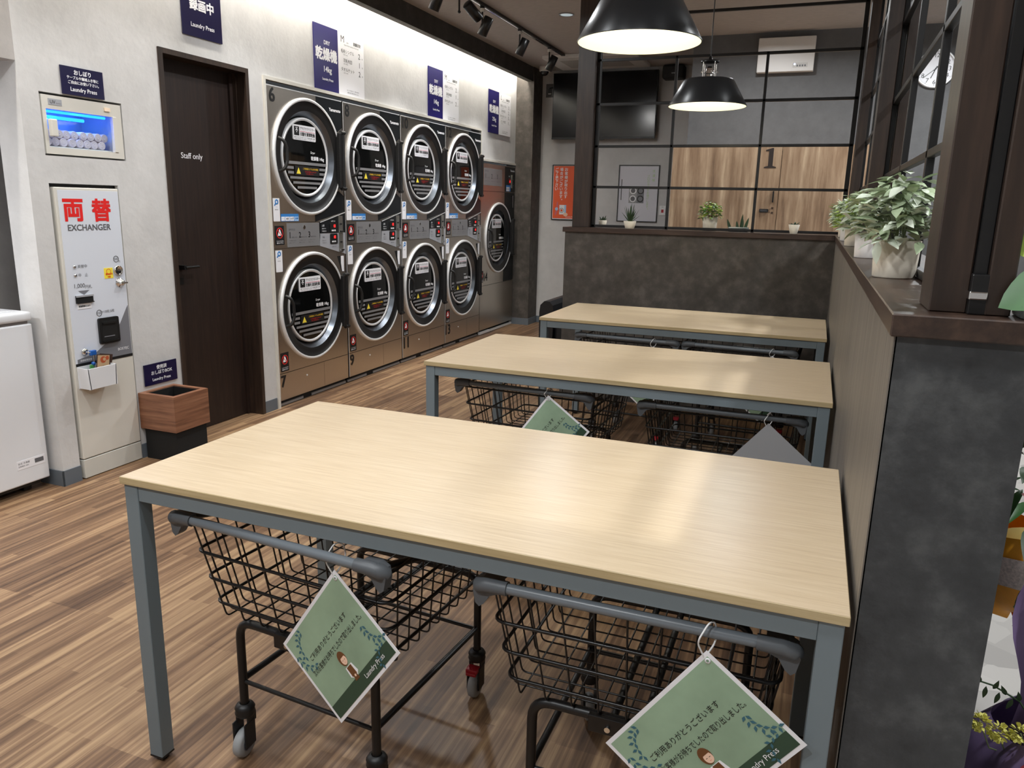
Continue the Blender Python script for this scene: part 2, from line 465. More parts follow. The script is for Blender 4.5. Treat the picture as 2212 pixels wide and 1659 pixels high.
# recess at far left: return wall, soffit, inner wall and back of the recess
m = MB().box(-1.941, 1.231, 0, XW - .10, 1.322, 1.88, PLASTER); struct(m.build('wall_recess'))
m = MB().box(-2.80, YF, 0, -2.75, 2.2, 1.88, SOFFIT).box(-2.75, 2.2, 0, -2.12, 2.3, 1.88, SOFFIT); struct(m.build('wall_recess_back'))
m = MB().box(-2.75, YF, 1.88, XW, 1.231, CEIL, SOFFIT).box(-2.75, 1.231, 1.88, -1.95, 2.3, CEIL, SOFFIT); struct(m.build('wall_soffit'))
# back wall, alcove block, right and front walls
m = MB().box(-2.0, YB, 0, .30, YB + .1, CEIL, PLASTER); struct(m.build('wall_back'))
m = MB().box(.248, 5.95, 0, 3.6, 6.05, CEIL, GREYWALL).box(.248, 6.05, 0, .34, YB, CEIL, GREYWALL); struct(m.build('wall_alcove'))
m = MB().box(3.6, YF, 0, 3.7, 8, CEIL, PLASTER); struct(m.build('wall_right'))
m = MB().box(-2.9, YF - .1, 0, 3.7, YF, CEIL, PLASTER); struct(m.build('wall_front'))
# pillar and cove beam
m = MB().box(XW, 7.02, 0, -1.59, YB, CEIL, CONC); struct(m.build('wall_pillar'))
m = MB().box(-1.665, YF, 2.635, -1.60, 7.02, CEIL, CONCD); struct(m.build('wall_beam'))
# baseboards
BB = mat('vinyl_base', (98, 106, 114), .5)
m = MB((XW, 0, 0), **LW)
m.box(1.225, 0, 0, 1.322, .075, .006, BB).box(1.69, 0, 0, 2.001, .075, .006, BB).box(2.672, 0, 0, 2.79, .075, .006, BB)
m.frame((0, 1.231, 0), **BW); m.box(-1.941, 0, 0, XW + .006, .075, .006, BB); struct(m.build('baseboard_left'))
m = MB((0, YB, 0), **BW).box(-1.59, 0, 0, .248, .075, .008, BB)
m.frame((0, 7.02, 0), **BW); m.box(XW, 0, 0, -1.582, .075, .008, BB)
m.frame((-1.59, 0, 0), **LW); m.box(7.02, 0, 0, YB, .075, .008, BB); struct(m.build('baseboard_back'))
# white trim round the dryers
m = MB((XW, 0, 0), **LW)
T = .020
m.box(2.798, 0, -.02, 2.798 + T, 2.062 - T, .012, CREAM).box(2.798, 2.062 - T, -.02, 6.075, 2.062, .012, CREAM)
m.box(6.06, 1.785, -.02, 6.075, 2.062 - T, .012, CREAM).box(6.06, 1.765, -.02, 7.02, 1.785, .012, CREAM)
struct(m.build('trim_1'))

# LED strip in the cove
m = MB().box(-1.70, -1.0, 2.728, -1.668, 7.0, 2.745, COVE)
tag(m.build('led_strip'), 'bright white light strip hidden behind the dark beam above the dryers', 'light')

# ------------------------------------------------------------------ partition: dark half wall with brown capping
PX0, PX1, PY0, PY1, CAPZ = 1.508, 1.690, .040, 4.012, 1.2
m = MB()
lam = mat('wood_grain_laminate', (146, 138, 128), .5, vscale=2.2, vstretch=(26, 26, 1.1), ramp=[(.25, (84, 79, 73)), (.5, (108, 102, 95)), (.75, (134, 127, 118))], detail=7)
m.box(PX0 + .002, PY0, 0, PX1, 4.19, CAPZ - .033, STONE)
struct(m.build('wall_partition'))
m = MB().box(PX0, PY0, 0, PX0 + .004, PY1, CAPZ - .033, lam); struct(m.build('wall_partition_side'))
m = MB().box(-.24, PY1, 0, PX0 + .002, 4.19, CAPZ - .033, CONC); struct(m.build('wall_partition_back'))
m = MB().box(1.501, .028, CAPZ - .033, 1.752, 4.26, CAPZ, BROWNY, .002, 1); struct(m.build('trim_2'))
m = MB().box(-.256, 4.000, CAPZ - .033, 1.501, 4.26, CAPZ, BROWNX, .002, 1); struct(m.build('trim_3'))

def post(label, x0, x1, y0, y1):
    o = MB().box(x0, y0, CAPZ, x1, y1, CEIL, BROWN, .002, 1).build('wooden_post', loc=((x0 + x1) / 2, (y0 + y1) / 2, CAPZ))
    return tag(o, label, 'post', 'brown posts standing on the half wall')
post('brown wooden post nearest the camera, left half of the pair on the wall end', 1.553, 1.602, .088, .20)
post('brown wooden post nearest the camera, right half beside the big green leaves', 1.622, 1.655, .075, .20)
post('middle brown wooden post on the right ledge, half facing the tables', 1.553, 1.602, 2.10, 2.21)
post('middle brown wooden post on the right ledge, half facing the entrance', 1.624, 1.672, 2.10, 2.21)
post('brown wooden post in the far right corner where both ledges meet', 1.553, 1.602, 3.90, 4.10)
post('brown wooden post at the left end of the back ledge, front half', -.205, -.085, 4.055, 4.107)
post('brown wooden post at the left end of the back ledge, rear half', -.205, -.085, 4.130, 4.182)

# black steel grids
t = thing('steel_grid_screen', 'black steel grid screen on the back ledge under the two pendant lamps', 'screen', (.72, 4.118, CAPZ))
def bar(p0, p1, nm='bar', par=t, w=.0085):
    lo = par.location
    MB().box(min(p0[0], p1[0]) - w, min(p0[1], p1[1]) - .010, min(p0[2], p1[2]) - w, max(p0[0], p1[0]) + w, max(p0[1], p1[1]) + .010, max(p0[2], p1[2]) + w, BLACKM, .0015, 1).build(nm, par, None).location = (-lo[0], -lo[1], -lo[2])
GY = 4.118
for zz in (CAPZ + .012, 1.474, 1.742, 2.014, 2.292, 2.555): bar((-.082, GY, zz), (1.535, GY, zz), 'horizontal_bar')
bar((-.070, GY, CAPZ), (-.070, GY, CEIL), 'upright', w=.012); bar((1.535, GY, CAPZ), (1.535, GY, CEIL), 'upright', w=.013)
for xx in (.440, 1.000): bar((xx, GY, CAPZ), (xx, GY, 2.292), 'upright')
t2 = thing('steel_grid_screen', 'black steel grid screen running along the right ledge above the leafy pots', 'screen', (1.613, 2.0, CAPZ))
GX = 1.613
def bary(y0, y1, z, nm): 
    MB().box(GX - .009, y0, z - .009, GX + .009, y1, z + .009, BLACKM, .0015, 1).build(nm, t2).location = (-1.613, -2.0, -CAPZ)
for zz in (CAPZ + .012, 1.474, 1.742, 2.014, 2.292, 2.555): bary(.09, 4.05, zz, 'horizontal_bar')
for yy in (.10, .86, 1.485, 2.155, 2.80, 3.42, 4.05):
    MB().box(GX - .009, yy - .012, CAPZ, GX + .009, yy + .012, CEIL, BLACKM, .0015, 1).build('upright', t2).location = (-1.613, -2.0, -CAPZ)
o = MB().box(GX - .012, .076, CAPZ, GX + .012, .098, CAPZ + .058, BLACKM, .002).box(GX - .014, .070, CAPZ + .022, GX + .010, .09, CAPZ + .034, CHROME, .002).build('foot_bracket', t2); o.location = (-1.613, -2.0, -CAPZ); o['label'] = 'small bracket with bright band at the foot'

# ================================================================== staff door
d = bpy.data.objects.new('door_1', None); COL.objects.link(d); d.location = (XW, 2.33, 0); struct(d)
FR = (XW, 2.33, 0)
def dm(): return MB((0, 0, 0), **LW)
y0, y1 = 2.001 - 2.33, 2.668 - 2.33
m = dm().box(y0, 0, -.13, y0 + .026, 2.049, .010, BROWN).box(y1 - .026, 0, -.13, y1, 2.049, .010, BROWN).box(y0, 2.049, -.13, y1, 2.075, .010, BROWN); m.build('door_frame', d)
m = dm().box(y0 + .026, .004, -.135, y1 - .026, 2.049, -.10, DOORW).box(y1 - .055, .004, -.10, y1 - .026, 2.049, -.085, DOORW).box(y1 - .03, .004, -.085, y1 - .026, 2.049, -.06, BROWN); m.build('door_panel', d)
m = dm().text('Staff only', -.115, 1.535, .045, 1.585, INKW, -.0990, .008); m.build('lettering', d)
m = dm().box(-.19, .948, -.10, -.165, .972, -.06, BLACKM).tube([(-.18, .960, -.062), (-.08, .960, -.062)], .008, BLACKM); m.build('door_handle', d)
m = dm().box(-.195, .865, -.1, -.165, .905, -.097, BLACKM); m.build('lock_plate', d)

# ================================================================== wall signs (left wall)
def wall_sign(name, label, y0, z0, y1, z1, board, cat='sign', th=.006, out=.002, group=None):
    m = MB((XW, 0, 0), **LW); m.box(y0, z0, out, y1, z1, out + th, board)
    return m, (XW, (y0 + y1) / 2, z0), out + th + .0006
def fin(m, name, loc, label, cat, group=None): return tag(m.build(name, loc=loc), label, cat, group)
m, l, c = wall_sign('', '', 2.180, 2.170, 2.470, 2.520, NAVYD)
m.text('遠隔監視', 2.215, 2.385, 2.435, 2.445, INKW, c, .03).text('録画中', 2.238, 2.300, 2.412, 2.362, INKW, c, .03).text('Laundry Press', 2.235, 2.212, 2.415, 2.240, INKW, c, .015)
fin(m, 'security_notice', l, 'tall navy notice above the staff door, cut by the top of the photo', 'sign')
m, l, c = wall_sign('', '', 1.434, 1.776, 1.653, 1.896, NAVYD)
m.text('おしぼり', 1.500, 1.863, 1.587, 1.885, INKW, c, .025).text('テーブルや機械ふき等に', 1.462, 1.843, 1.625, 1.858, INKW, c, .02).text('ご自由にお使い下さい。', 1.466, 1.823, 1.625, 1.838, INKW, c, .02).text('Laundry Press', 1.475, 1.787, 1.612, 1.810, INKW, c, .015)
fin(m, 'towel_notice', l, 'small navy notice mounted just above the glowing blue towel cabinet', 'sign')
m, l, c = wall_sign('', '', 1.741, .375, 1.960, .486, NAVYD)
m.text('使用済', 1.822, .453, 1.890, .475, INKW, c, .025).text('おしぼりBOX', 1.785, .425, 1.925, .449, INKW, c, .02).text('Laundry Press', 1.790, .388, 1.912, .410, INKW, c, .015)
fin(m, 'used_towel_notice', l, 'small navy notice low on the wall above the wooden bin', 'sign')
def dry_sign(y0, ym, y1, z0, z1, size, kg, rows, label):
    m = MB((XW, 0, 0), **LW); m.box(y0, z0, .002, ym, z1, .008, NAVY).box(ym, z0, .002, y1, z1, .008, PAPER)
    H = z1 - z0; w = ym - y0; c = .0088
    X = lambda t: y0 + w * t; Z = lambda t: z0 + H * t
    m.text('DRY', X(.38), Z(.715), X(.68), Z(.775), INKW, c, .02).text('乾燥機', X(.06), Z(.47), X(.94), Z(.66), INKW, c, .035)
    m.text(kg, X(.30), Z(.265), X(.78), Z(.38), INKW, c, .02).text('Laundry Press', X(.26), Z(.15), X(.80), Z(.20), INKW, c, .02)
    w2 = y1 - ym; X = lambda t: ym + w2 * t
    m.text(size, X(.07), Z(.845), X(.27), Z(.95), INKB, c, .0).text('size', X(.30), Z(.845), X(.42), Z(.872), INKG, c, 0).text('容量目安', X(.50), Z(.845), X(.95), Z(.90), INKB, c, .015)
    m.text('Approximate capacity of one load', X(.06), Z(.795), X(.95), Z(.825), INKG, c, 0)
    n = len(rows)
    for i, (a, b) in enumerate(rows):
        zt = .74 - i * (.145 if n == 3 else .125)
        m.text(a, X(.07), Z(zt - .062), X(.64), Z(zt), INKB, c, .0).text('(20分〜40分)', X(.08), Z(zt - .10), X(.48), Z(zt - .075), INKG, c, 0)
        m.text(b, X(.76), Z(zt - .085), X(.86), Z(zt), INKB, c, .0).text('枚', X(.89), Z(zt - .085), X(.97), Z(zt - .055), INKG, c, 0)
    m.text('※あくまで目安です。衣類や寝具の', X(.12), Z(.085), X(.95), Z(.108), INKG, c, 0).text('種類や量で時間が異なります。', X(.18), Z(.045), X(.90), Z(.07), INKG, c, 0)
    fin(m, 'capacity_sign', (XW, (y0 + y1) / 2, z0), label, 'sign', 'capacity signs above the dryers')
r3 = [('毛布シングル', '2'), ('羽毛布団', '1'), ('タオルケット', '2')]
dry_sign(3.324, 3.600, 3.928, 2.060, 2.468, 'M', '14kg', r3, 'navy and white 14kg capacity sign above dryers 6 and 8, nearest')
dry_sign(4.935, 5.211, 5.540, 2.053, 2.462, 'M', '14kg', r3, 'navy and white 14kg capacity sign above dryers 10 and 12, middle')
dry_sign(6.240, 6.509, 6.840, 2.050, 2.460, 'L', '25kg', [('毛布シングル', '3'), ('羽毛布団', '2'), ('タオルケット', '5'), ('こたつ布団', '1')], 'navy and white 25kg capacity sign above the large dryer by the pillar')

# ================================================================== towel warmer and rolled towels
t = thing('towel_warmer', 'built-in towel cabinet with glowing blue window above the change machine', 'towel cabinet', (XW, 1.537, 1.506))
def tm(): return MB((0, -1.537, -1.506), **LW)
Y0, Y1, Z0, Z1 = 1.330, 1.744, 1.514, 1.762
gy0, gy1, gz0, gz1 = 1.348, 1.712, 1.543, 1.704
m = tm()
m.box(Y0, Z0, -.02, gy0, Z1, 0, CREAM).box(gy1, Z0, -.02, Y1, Z1, 0, CREAM).box(gy0, Z0, -.02, gy1, gz0, 0, CREAM).box(gy0, gz1, -.02, gy1, Z1, 0, CREAM)
m.box(Y0, Z0, -.26, Y1, Z1, -.255, CREAM).box(Y0, Z0, -.255, Y0 + .008, Z1, -.02, CREAM).box(Y1 - .008, Z0, -.255, Y1, Z1, -.02, CREAM).box(Y0, Z0, -.255, Y1, Z0 + .008, -.02, CREAM).box(Y0, Z1 - .008, -.255, Y1, Z1, -.02, CREAM)
m.build('cabinet', t)
m = tm().box(gy0, gz0 - .0, -.235, gy1, gz0 + .006, -.022, WHITE); m.build('shelf', t)
m = tm(); m.tube([(gy0 + .01, gz1 - .014, -.2), (gy1 - .01, gz1 - .014, -.2)], .008, UVBLUE).tube([(gy0 + .01, gz1 - .004, -.06), (gy1 - .01, gz1 - .004, -.06)], .006, UVBLUE); m.build('ultraviolet_tube', t)
m = tm().box(gy0, gz0, -.016, gy1 - .02, gz1, -.012, GLASSC); m.build('window_glass', t)
m = tm().box(gy0 + .004, gz0 + .045, -.004, gy0 + .034, gz0 + .118, .022, CREAM, .004); m.build('handle', t)
m = tm().box(gy1 - .02, gz0, -.016, gy1, gz1, .004, CREAM, .001, 1); m.build('hinge_strip', t)
m = tm().box(1.362, 1.722, 0, 1.428, 1.748, .002, PGREY).text('UV', 1.370, 1.727, 1.396, 1.742, INKG, .0026, .02).text('Sterilizer', 1.399, 1.727, 1.424, 1.734, INKG, .0026, 0); m.build('label_plate', t)
m = tm().box(1.650, 1.726, 0, 1.680, 1.742, .006, mat('warm_switch', (250, 226, 200), .4)); m.build('rocker_switch', t)
lamp('AREA', 'towel_cabinet_tube_lamp', (XW - .13, 1.53, 1.698), .5, (.05, .32, 1), .32, size_y=.05)
def towel_mesh():
    m = MB((0, 0, 0), **LW)
    m.lathe(0, 0, [(.0185, -.18), (.0192, -.004), (.0180, 0), (.0158, .0006), (.0142, -.004), (.0126, 0), (.0104, .0006), (.0088, -.004), (.0072, 0), (.0042, .0004), (.0005, -.003)], TOWEL, 20)
    return m
proto_towel = None
for row, (n, z, off) in enumerate(((8, gz0 + .027, .024), (8, gz0 + .062, .046))):
    for i in range(n):
        y = gy0 + off + i * .0400; 
        if proto_towel is None:
            proto_towel = towel_mesh().build('rolled_towel'); o = proto_towel
        else: o = proto_towel.copy(); COL.objects.link(o)
        o.location = (XW - .032 - random.random() * .012, y, z); o.rotation_euler = (random.random() * 6, 0, 0)
        tag(o, 'white rolled hand towel in the %s row inside the blue-lit cabinet' % ('bottom' if row == 0 else 'top'), 'towel', 'rolled towels in the warming cabinet, %s row' % ('bottom' if row == 0 else 'top'))

# ================================================================== change machine
t = thing('change_machine', 'tall slim white change machine with red lettering built into the wall', 'change machine', (XW, 1.505, 0))
def em(): return MB((0, -1.505, 0), **LW)
ey0, ey1, ec = 1.338, 1.678, .010
m = em().box(ey0, .100, -.30, ey1, 1.372, ec, CREAM, .004).box(1.327, .0, -.05, 1.336, 1.385, -.02, SEAM).box(1.68, 0, -.05, 1.688, 1.385, -.02, SEAM).box(1.327, 1.374, -.05, 1.688, 1.386, -.02, SEAM); m.build('cabinet', t)
m = em(); c = ec + .0012
m.box(ey0 + .012, .565, ec, ey1 - .004, 1.360, c, EXW)
m.poly([(1.664, .80), (1.672, .81), (1.672, .566), (1.36, .566), (1.36, .585), (1.46, .602), (1.56, .66), (1.62, .73)], c, c + .0006, EXG)
m.box(ey0 + .012, .553, ec, ey1 - .004, .566, c + .0008, INKB)
c2 = c + .0012
m.text('両', 1.372, 1.222, 1.470, 1.322, INKR, c2, .035).text('替', 1.522, 1.222, 1.622, 1.322, INKR, c2, .03).text('EXCHANGER', 1.384, 1.180, 1.614, 1.207, INKG, c2, .02, keep=False)
m.text('両替中', 1.412, 1.008, 1.462, 1.026, INKG, c2, 0).text('中　止', 1.412, .968, 1.462, .986, INKG, c2, 0)
m.text('1,000', 1.385, .912, 1.440, .942, INKG, c2, 0).text('円札', 1.442, .912, 1.478, .930, INKG, c2, 0).poly([(1.402, .905), (1.462, .905), (1.432, .885)], c, c2, EXG)
m.text('×10枚.5枚', 1.520, .786, 1.590, .802, INKG, c2, 0)
for (a, b) in ((1.503, .790), (1.628, 1.040)):
    m.lathe(a, b, [(.016, c2), (.0145, c2 + .0002), (.013, c2)], INKG, 20)
m.text('500', 1.616, 1.034, 1.640, 1.047, INKG, c2, 0).text('100', 1.492, .784, 1.514, .797, INKG, c2, 0).text('円', 1.640, 1.022, 1.650, 1.032, INKG, c2, 0)
m.text('返却', 1.650, .965, 1.662, .985, INKG, c2, 0)
m.text('BOSTEC', 1.590, .592, 1.655, .606, INKW, c2, .01).text('高額紙幣両替', 1.362, .573, 1.45, .583, INKW, c2, 0)
m.build('front_panel', t)
m = em().box(ey0, .004, -.25, ey1, .096, ec, BEIGE, .002, 1); m.build('kick_plate', t)
m = em().box(1.362 + .022, .850, ec + .001, 1.466 + .01, .905 - .022, ec + .006, SEAM).box(1.384, .848, ec + .001, 1.476, .852, ec + .012, BLACKP).box(1.384, .876, ec + .001, 1.476, .884, ec + .010, PGREY); m.build('note_slot', t)
m = em().box(1.390, .820, ec + .001, 1.464, .845, ec + .003, PAPER).text('新紙幣使えます', 1.396, .826, 1.458, .839, INKB, ec + .0036, .02); o = m.build('note_label', t)
m = em().rrect(1.488, .640, 1.602, .765, .008, ec + .001, ec + .012, BLACKP).box(1.502, .655, ec + .0115, 1.588, .752, ec + .0128, SEAM).box(1.506, .735, ec + .012, 1.584, .745, ec + .018, BLACKP).box(1.51, .672, ec + .012, 1.57, .676, ec + .014, EXG).box(1.5, .648, ec + .012, 1.59, .653, ec + .02, BLACKM); m.build('coin_tray', t)
m = em().lathe(1.632, .985, [(.024, ec), (.024, ec + .010), (.019, ec + .012), (.018, ec + .004), (0.001, ec + .004)], CHROME, 24).box(1.618, .978, ec + .004, 1.646, .984, ec + .009, SEAM); m.build('coin_slot', t)
m = em().lathe(1.638, .925, [(.024, ec), (.022, ec + .006), (.014, ec + .008), (.013, ec + .024), (.001, ec + .026)], CHROME, 20).box(1.622, .920, ec + .015, 1.662, .929, ec + .030, CHROME, .002); m.build('return_knob', t)
m = em().box(1.553, .950, ec + .001, 1.603, 1.000, ec + .0025, INKYB).lathe(1.578, .983, [(.013, ec + .003), (.011, ec + .0031)], INKR, 16).text('新500円', 1.557, .966, 1.600, .976, INKR, ec + .0035, .02).text('可能', 1.568, .954, 1.588, .962, INKR, ec + .0035, .02); m.build('yellow_sticker', t)
for zz in (1.017, .977):
    m = em().lathe(1.396, zz, [(.008, ec), (.007, ec + .006), (.004, ec + .007)], CHROME, 14).disc(1.396, zz, .004, ec + .006, ec + .0075, INKG, 10); m.build('indicator_lamp', t)
m = em().lathe(1.400, .618, [(.017, ec), (.016, ec + .010), (.010, ec + .014), (.001, ec + .014)], CHROME, 18); m.build('lock', t)
# key hanging from the lock
k = MB((XW, 0, 0), **LW).tube([(1.400, .618, .022), (1.412, .614, .042)], .003, CHROME).box(1.408, .600, .03, 1.440, .624, .045, KEYB, .003).tube([(1.43, .604, .036), (1.432, .575, .034), (1.425, .545, .03)], .003, CHROME).sphere((1.428, .558, .03), .010, KEYB).box(1.405, .53, .028, 1.43, .555, .034, KEYG, .003)
tag(k.build('key', loc=(XW, 1.41, .53)), 'key with blue and green tags hanging from the change machine lock', 'key')
# white tray and booklets
t = thing('white_holder', 'small white open box stuck on the front of the change machine', 'box', (XW, 1.43, .447))
m = MB((0, -1.43, -.447), **LW)
hy0, hy1, hz0, hz1, hc0, hc1 = 1.352, 1.512, .447, .548, .0115, .080
m.box(hy0 + .008, hz0, hc0, hy1 - .008, hz0 + .004, hc1 - .008, WHITEP)
for (a, b, c0, c1) in ((hy0, hy0 + .004, hc0, hc1), (hy1 - .004, hy1, hc0, hc1)): m.poly([(a, hz1), (b, hz1), (b + (.008 if a == hy0 else -.008), hz0), (a + (.008 if a == hy0 else -.008), hz0)], c0, c1, WHITEP)
m.box(hy0, hz0, hc1 - .004, hy1, hz1, hc1, WHITEP, .0015).box(hy0, hz0, hc0, hy1, hz1 + .004, hc0 + .003, WHITEP)
m.build('tray', t)
def booklet(label, y, tilt, front, back, c):
    u = Vector((0, math.cos(tilt), math.sin(tilt))); v = Vector((0, -math.sin(tilt), math.cos(tilt)))
    m = MB((XW + c, y, .462), u=u, v=v); m.box(0, 0, -.003, .072, .145, 0, back)
    if front:
        m.box(.003, .004, 0, .069, .141, .0006, front).disc(.034, .120, .016, .0006, .0012, mat('print_rust', (176, 84, 50), .5), 18).disc(.040, .122, .008, .0012, .0016, KRAFT, 14).disc(.056, .128, .010, .0006, .001, mat('print_rust', (176, 84, 50), .5), 14)
        m.text('幸', .022, .06, .048, .095, INKB, .0014, .02)
    tag(m.build('booklet', loc=(XW + c, y, .462)), label, 'booklet')
booklet('kraft brown booklet with rust coloured print standing in the white holder', 1.405, -.16, KRAFT, BOOKB, .060)
booklet('dark brown booklet behind the kraft one in the white holder', 1.425, -.22, None, BOOKB, .046)

# ================================================================== used towel bin
t = thing('waste_bin', 'square walnut and black waste bin on the floor beside the staff door', 'bin', (-1.668, 1.812, 0))
bx0, bx1, by0, by1 = -.118, .118, -.12, .12
m = MB()
w = .026
m.box(bx0, by0, .165, bx0 + w, by1, .352, WALNUT).box(bx1 - w, by0, .165, bx1, by1, .352, WALNUT).box(bx0 + w, by0, .165, bx1 - w, by0 + w, .352, WALNUT).box(bx0 + w, by1 - w, .165, bx1 - w, by1, .352, WALNUT)
m.build('wooden_cover', t)
m = MB().box(bx0 + .014, by0 + .014, 0, bx1 - .014, by1 - .014, .164, MATTEB)
for (a0, b0, a1, b1) in ((bx0 + w, by0 + w, bx0 + w + .004, by1 - w), (bx1 - w - .004, by0 + w, bx1 - w, by1 - w), (bx0 + w + .004, by0 + w, bx1 - w - .004, by0 + w + .004), (bx0 + w + .004, by1 - w - .004, bx1 - w - .004, by1 - w)): m.box(a0, b0, .164, a1, b1, .346, SEAM)
m.box(bx0 + w, by0 + w, .16, bx1 - w, by1 - w, .168, SEAM); m.build('black_base', t)

# ================================================================== white chest appliance in the recess
t = thing('chest_freezer', 'white chest freezer with lid at the left edge of the photo', 'freezer', (-1.89, .55, 0))
t.location = (-2.12, .55, 0)
fx = .28   # front face at x=-1.84
wall_gap = 0
m = MB().box(-.28, -.90, .052, fx, .652, .775, WHITEP, .006).box(-.27, -.88, .775, fx - .012, .64, .79, mat('gasket_grey', (120, 112, 108), .6)); m.build('cabinet', t)
m = MB().box(-.28, -.90, .788, fx + .004, .655, .830, WHITEP, .012, 3).box(-.22, -.84, .8295, fx - .05, .60, .834, WHITEP, .002, 1); m.build('lid', t)
m = MB().box(-.26, -.86, .030, fx - .03, .62, .056, BLACKP); m.build('base_tray', t)
for yy in (-.80, .58):
    MB().box(.17, yy - .02, 0, .22, yy + .02, .035, BLACKP, .004).build('foot', t)
m = MB((fx, 0, 0), u=(0, 1, 0), v=(0, 0, 1)).box(.50, .128, 0, .635, .168, .001, PAPER).text('形式 冷凍庫', .505, .150, .56, .160, INKG, .0016, 0).text('定格電圧 100V', .505, .138, .555, .146, INKG, .0016, 0).box(.585, .140, .001, .628, .160, .0016, INKG); m.build('rating_label', t)

# ================================================================== dryers
XD = -1.784
def dryer_door(parent, ca, cb, kg, ra=.371):
    """one round door as a part with its own sub-parts; local frame a=y, b=z, c=out"""
    def q(): return MB((0, 0, 0), **LW)
    m = q()
    m.lathe(ca, cb, [(ra + .001, -.002), (ra, .009), (ra - .004, .015), (ra - .012, .018), (ra - .020, .014)], SILVER, 64)
    m.lathe(ca, cb, [(ra - .020, .014), (ra - .022, .011), (ra - .055, .009), (ra - .080, .003)], BEZEL, 64)
    m.lathe(ca, cb, [(ra - .080, .003), (ra - .086, -.006), (ra - .110, -.044)], CONE, 64)
    m.lathe(ca, cb, [(ra - .105, -.040), (.258, -.046)], SEAM, 48)
    dr = m.build('door', parent)
    m = q().lathe(ca, cb, [(.252, -.046), (.252, -.022), (.247, -.016), (.240, -.016), (.232, -.022)], SILVER, 56); o = m.build('window_ring', dr); o['label'] = 'bright silver ring'
    m = q(); m.lathe(ca, cb, [(.234, -.022), (.18, -.018), (.10, -.016), (.0005, -.0155)], GLASSB, 48)
    # printed stripes, following the chord of the round window
    def chord(b, h, c=-.0135, m_=LGREY, a0=None, a1=None):
        w0 = math.sqrt(max(.0001, .226 ** 2 - (abs(b - cb) + h / 2) ** 2))
        l, r = ca - w0, ca + w0
        if a0 is not None: l = max(l, a0)
        if a1 is not None: r = min(r, a1)
        m.box(l, b - h / 2, c - .002, r, b + h / 2, c, m_)
    chord(cb - .038, .018)
    for db in (-.070, -.100): chord(cb + db, .016, a1=ca - .140); chord(cb + db, .016, a0=ca + .140)
    for db in (-.131, -.162, -.192): chord(cb + db, .015)
    m.text('Dryer', ca + .045, cb + .022, ca + .095, cb + .044, INKW, -.012, .005).text('乾燥機 ' + kg, ca + .045, cb - .018, ca + .195, cb + .012, INKW, -.012, .015)
    m.build('window_glass', dr)
    m = q().box(ca - .128, cb - .115, -.016, ca + .132, cb - .055, -.0125, INKB).poly([(ca - .115, cb - .106), (ca - .070, cb - .106), (ca - .0925, cb - .066)], -.013, -.0115, INKYB)
    m.text('ご利用前にドラム内を確認', ca - .045, cb - .082, ca + .122, cb - .062, INKY, -.0115, .01).text('小さなお子様が入らないよう', ca - .045, cb - .095, ca + .118, cb - .086, INKR, -.0115, 0).text('十分ご注意ください。', ca - .045, cb - .108, ca + .10, cb - .099, INKR, -.0115, 0)
    m.build('warning_label', dr)
    s0, s1, t0, t1 = ca - .135, ca + .105, cb + .106, cb + .200
    m = q().rrect(s0, t0, s1, t1, .006, -.018, -.0115, PAPER).box(s0 + .010, t0 + .028, -.0115, s0 + .062, t1 - .010, -.0105, INKB)
    for (dx, dy, r_) in ((.030, .075, .004), (.042, .075, .004), (.036, .066, .005), (.028, .060, .004), (.044, .060, .004), (.036, .050, .004)): m.disc(s0 + dx, t0 + dy, r_, -.0105, -.0098, INKW, 10)
    m.text('プラズマクラスター', s0 + .070, t1 - .030, s1 - .010, t1 - .010, INKB, -.0105, .0, keep=False).box(s0 + .070, t1 - .040, -.0115, s1 - .010, t1 - .037, -.0105, INKPINK)
    m.text('衣類を清潔乾燥', s0 + .070, t0 + .028, s1 - .010, t0 + .051, INKB, -.0105, .015, keep=False).text('●プラズマクラスターイオンで衣類の除菌・消臭', s0 + .012, t0 + .013, s1 - .010, t0 + .022, INKB, -.0105, .0, keep=False).text('効果は使用状況や素材により異なります', s0 + .012, t0 + .005, s1 - .010, t0 + .010, INKG, -.0105, .0, keep=False)
    o = m.build('sticker', dr)
    hx = ca - ra + .045
    m = q().tube(fillet([(hx, cb + .100, .018), (hx + .012, cb + .085, .050), (hx + .030, cb + .040, .056), (hx + .030, cb - .040, .056), (hx + .012, cb - .085, .050), (hx, cb - .100, .018)], .03), .0105, BLACKP, 10); o = m.build('handle', dr)
    hx = ca + ra - .045
    m = q().box(hx - .012, cb - .185, .004, hx + .018, cb + .185, .040, BLACKP, .004).tube([(hx + .036, cb - .178, .032), (hx + .036, cb + .178, .032)], .013, BLACKP, 10)
    for sg in (-1, 1): m.tube([(hx + .010, cb + sg * .188, .032), (hx + .054, cb + sg * .188, .032)], .0145, BLACKP, 10).disc(hx + .056, cb + sg * .188, .004, .02, .046, CHROME, 8)
    m.build('hinge', dr)
    return dr
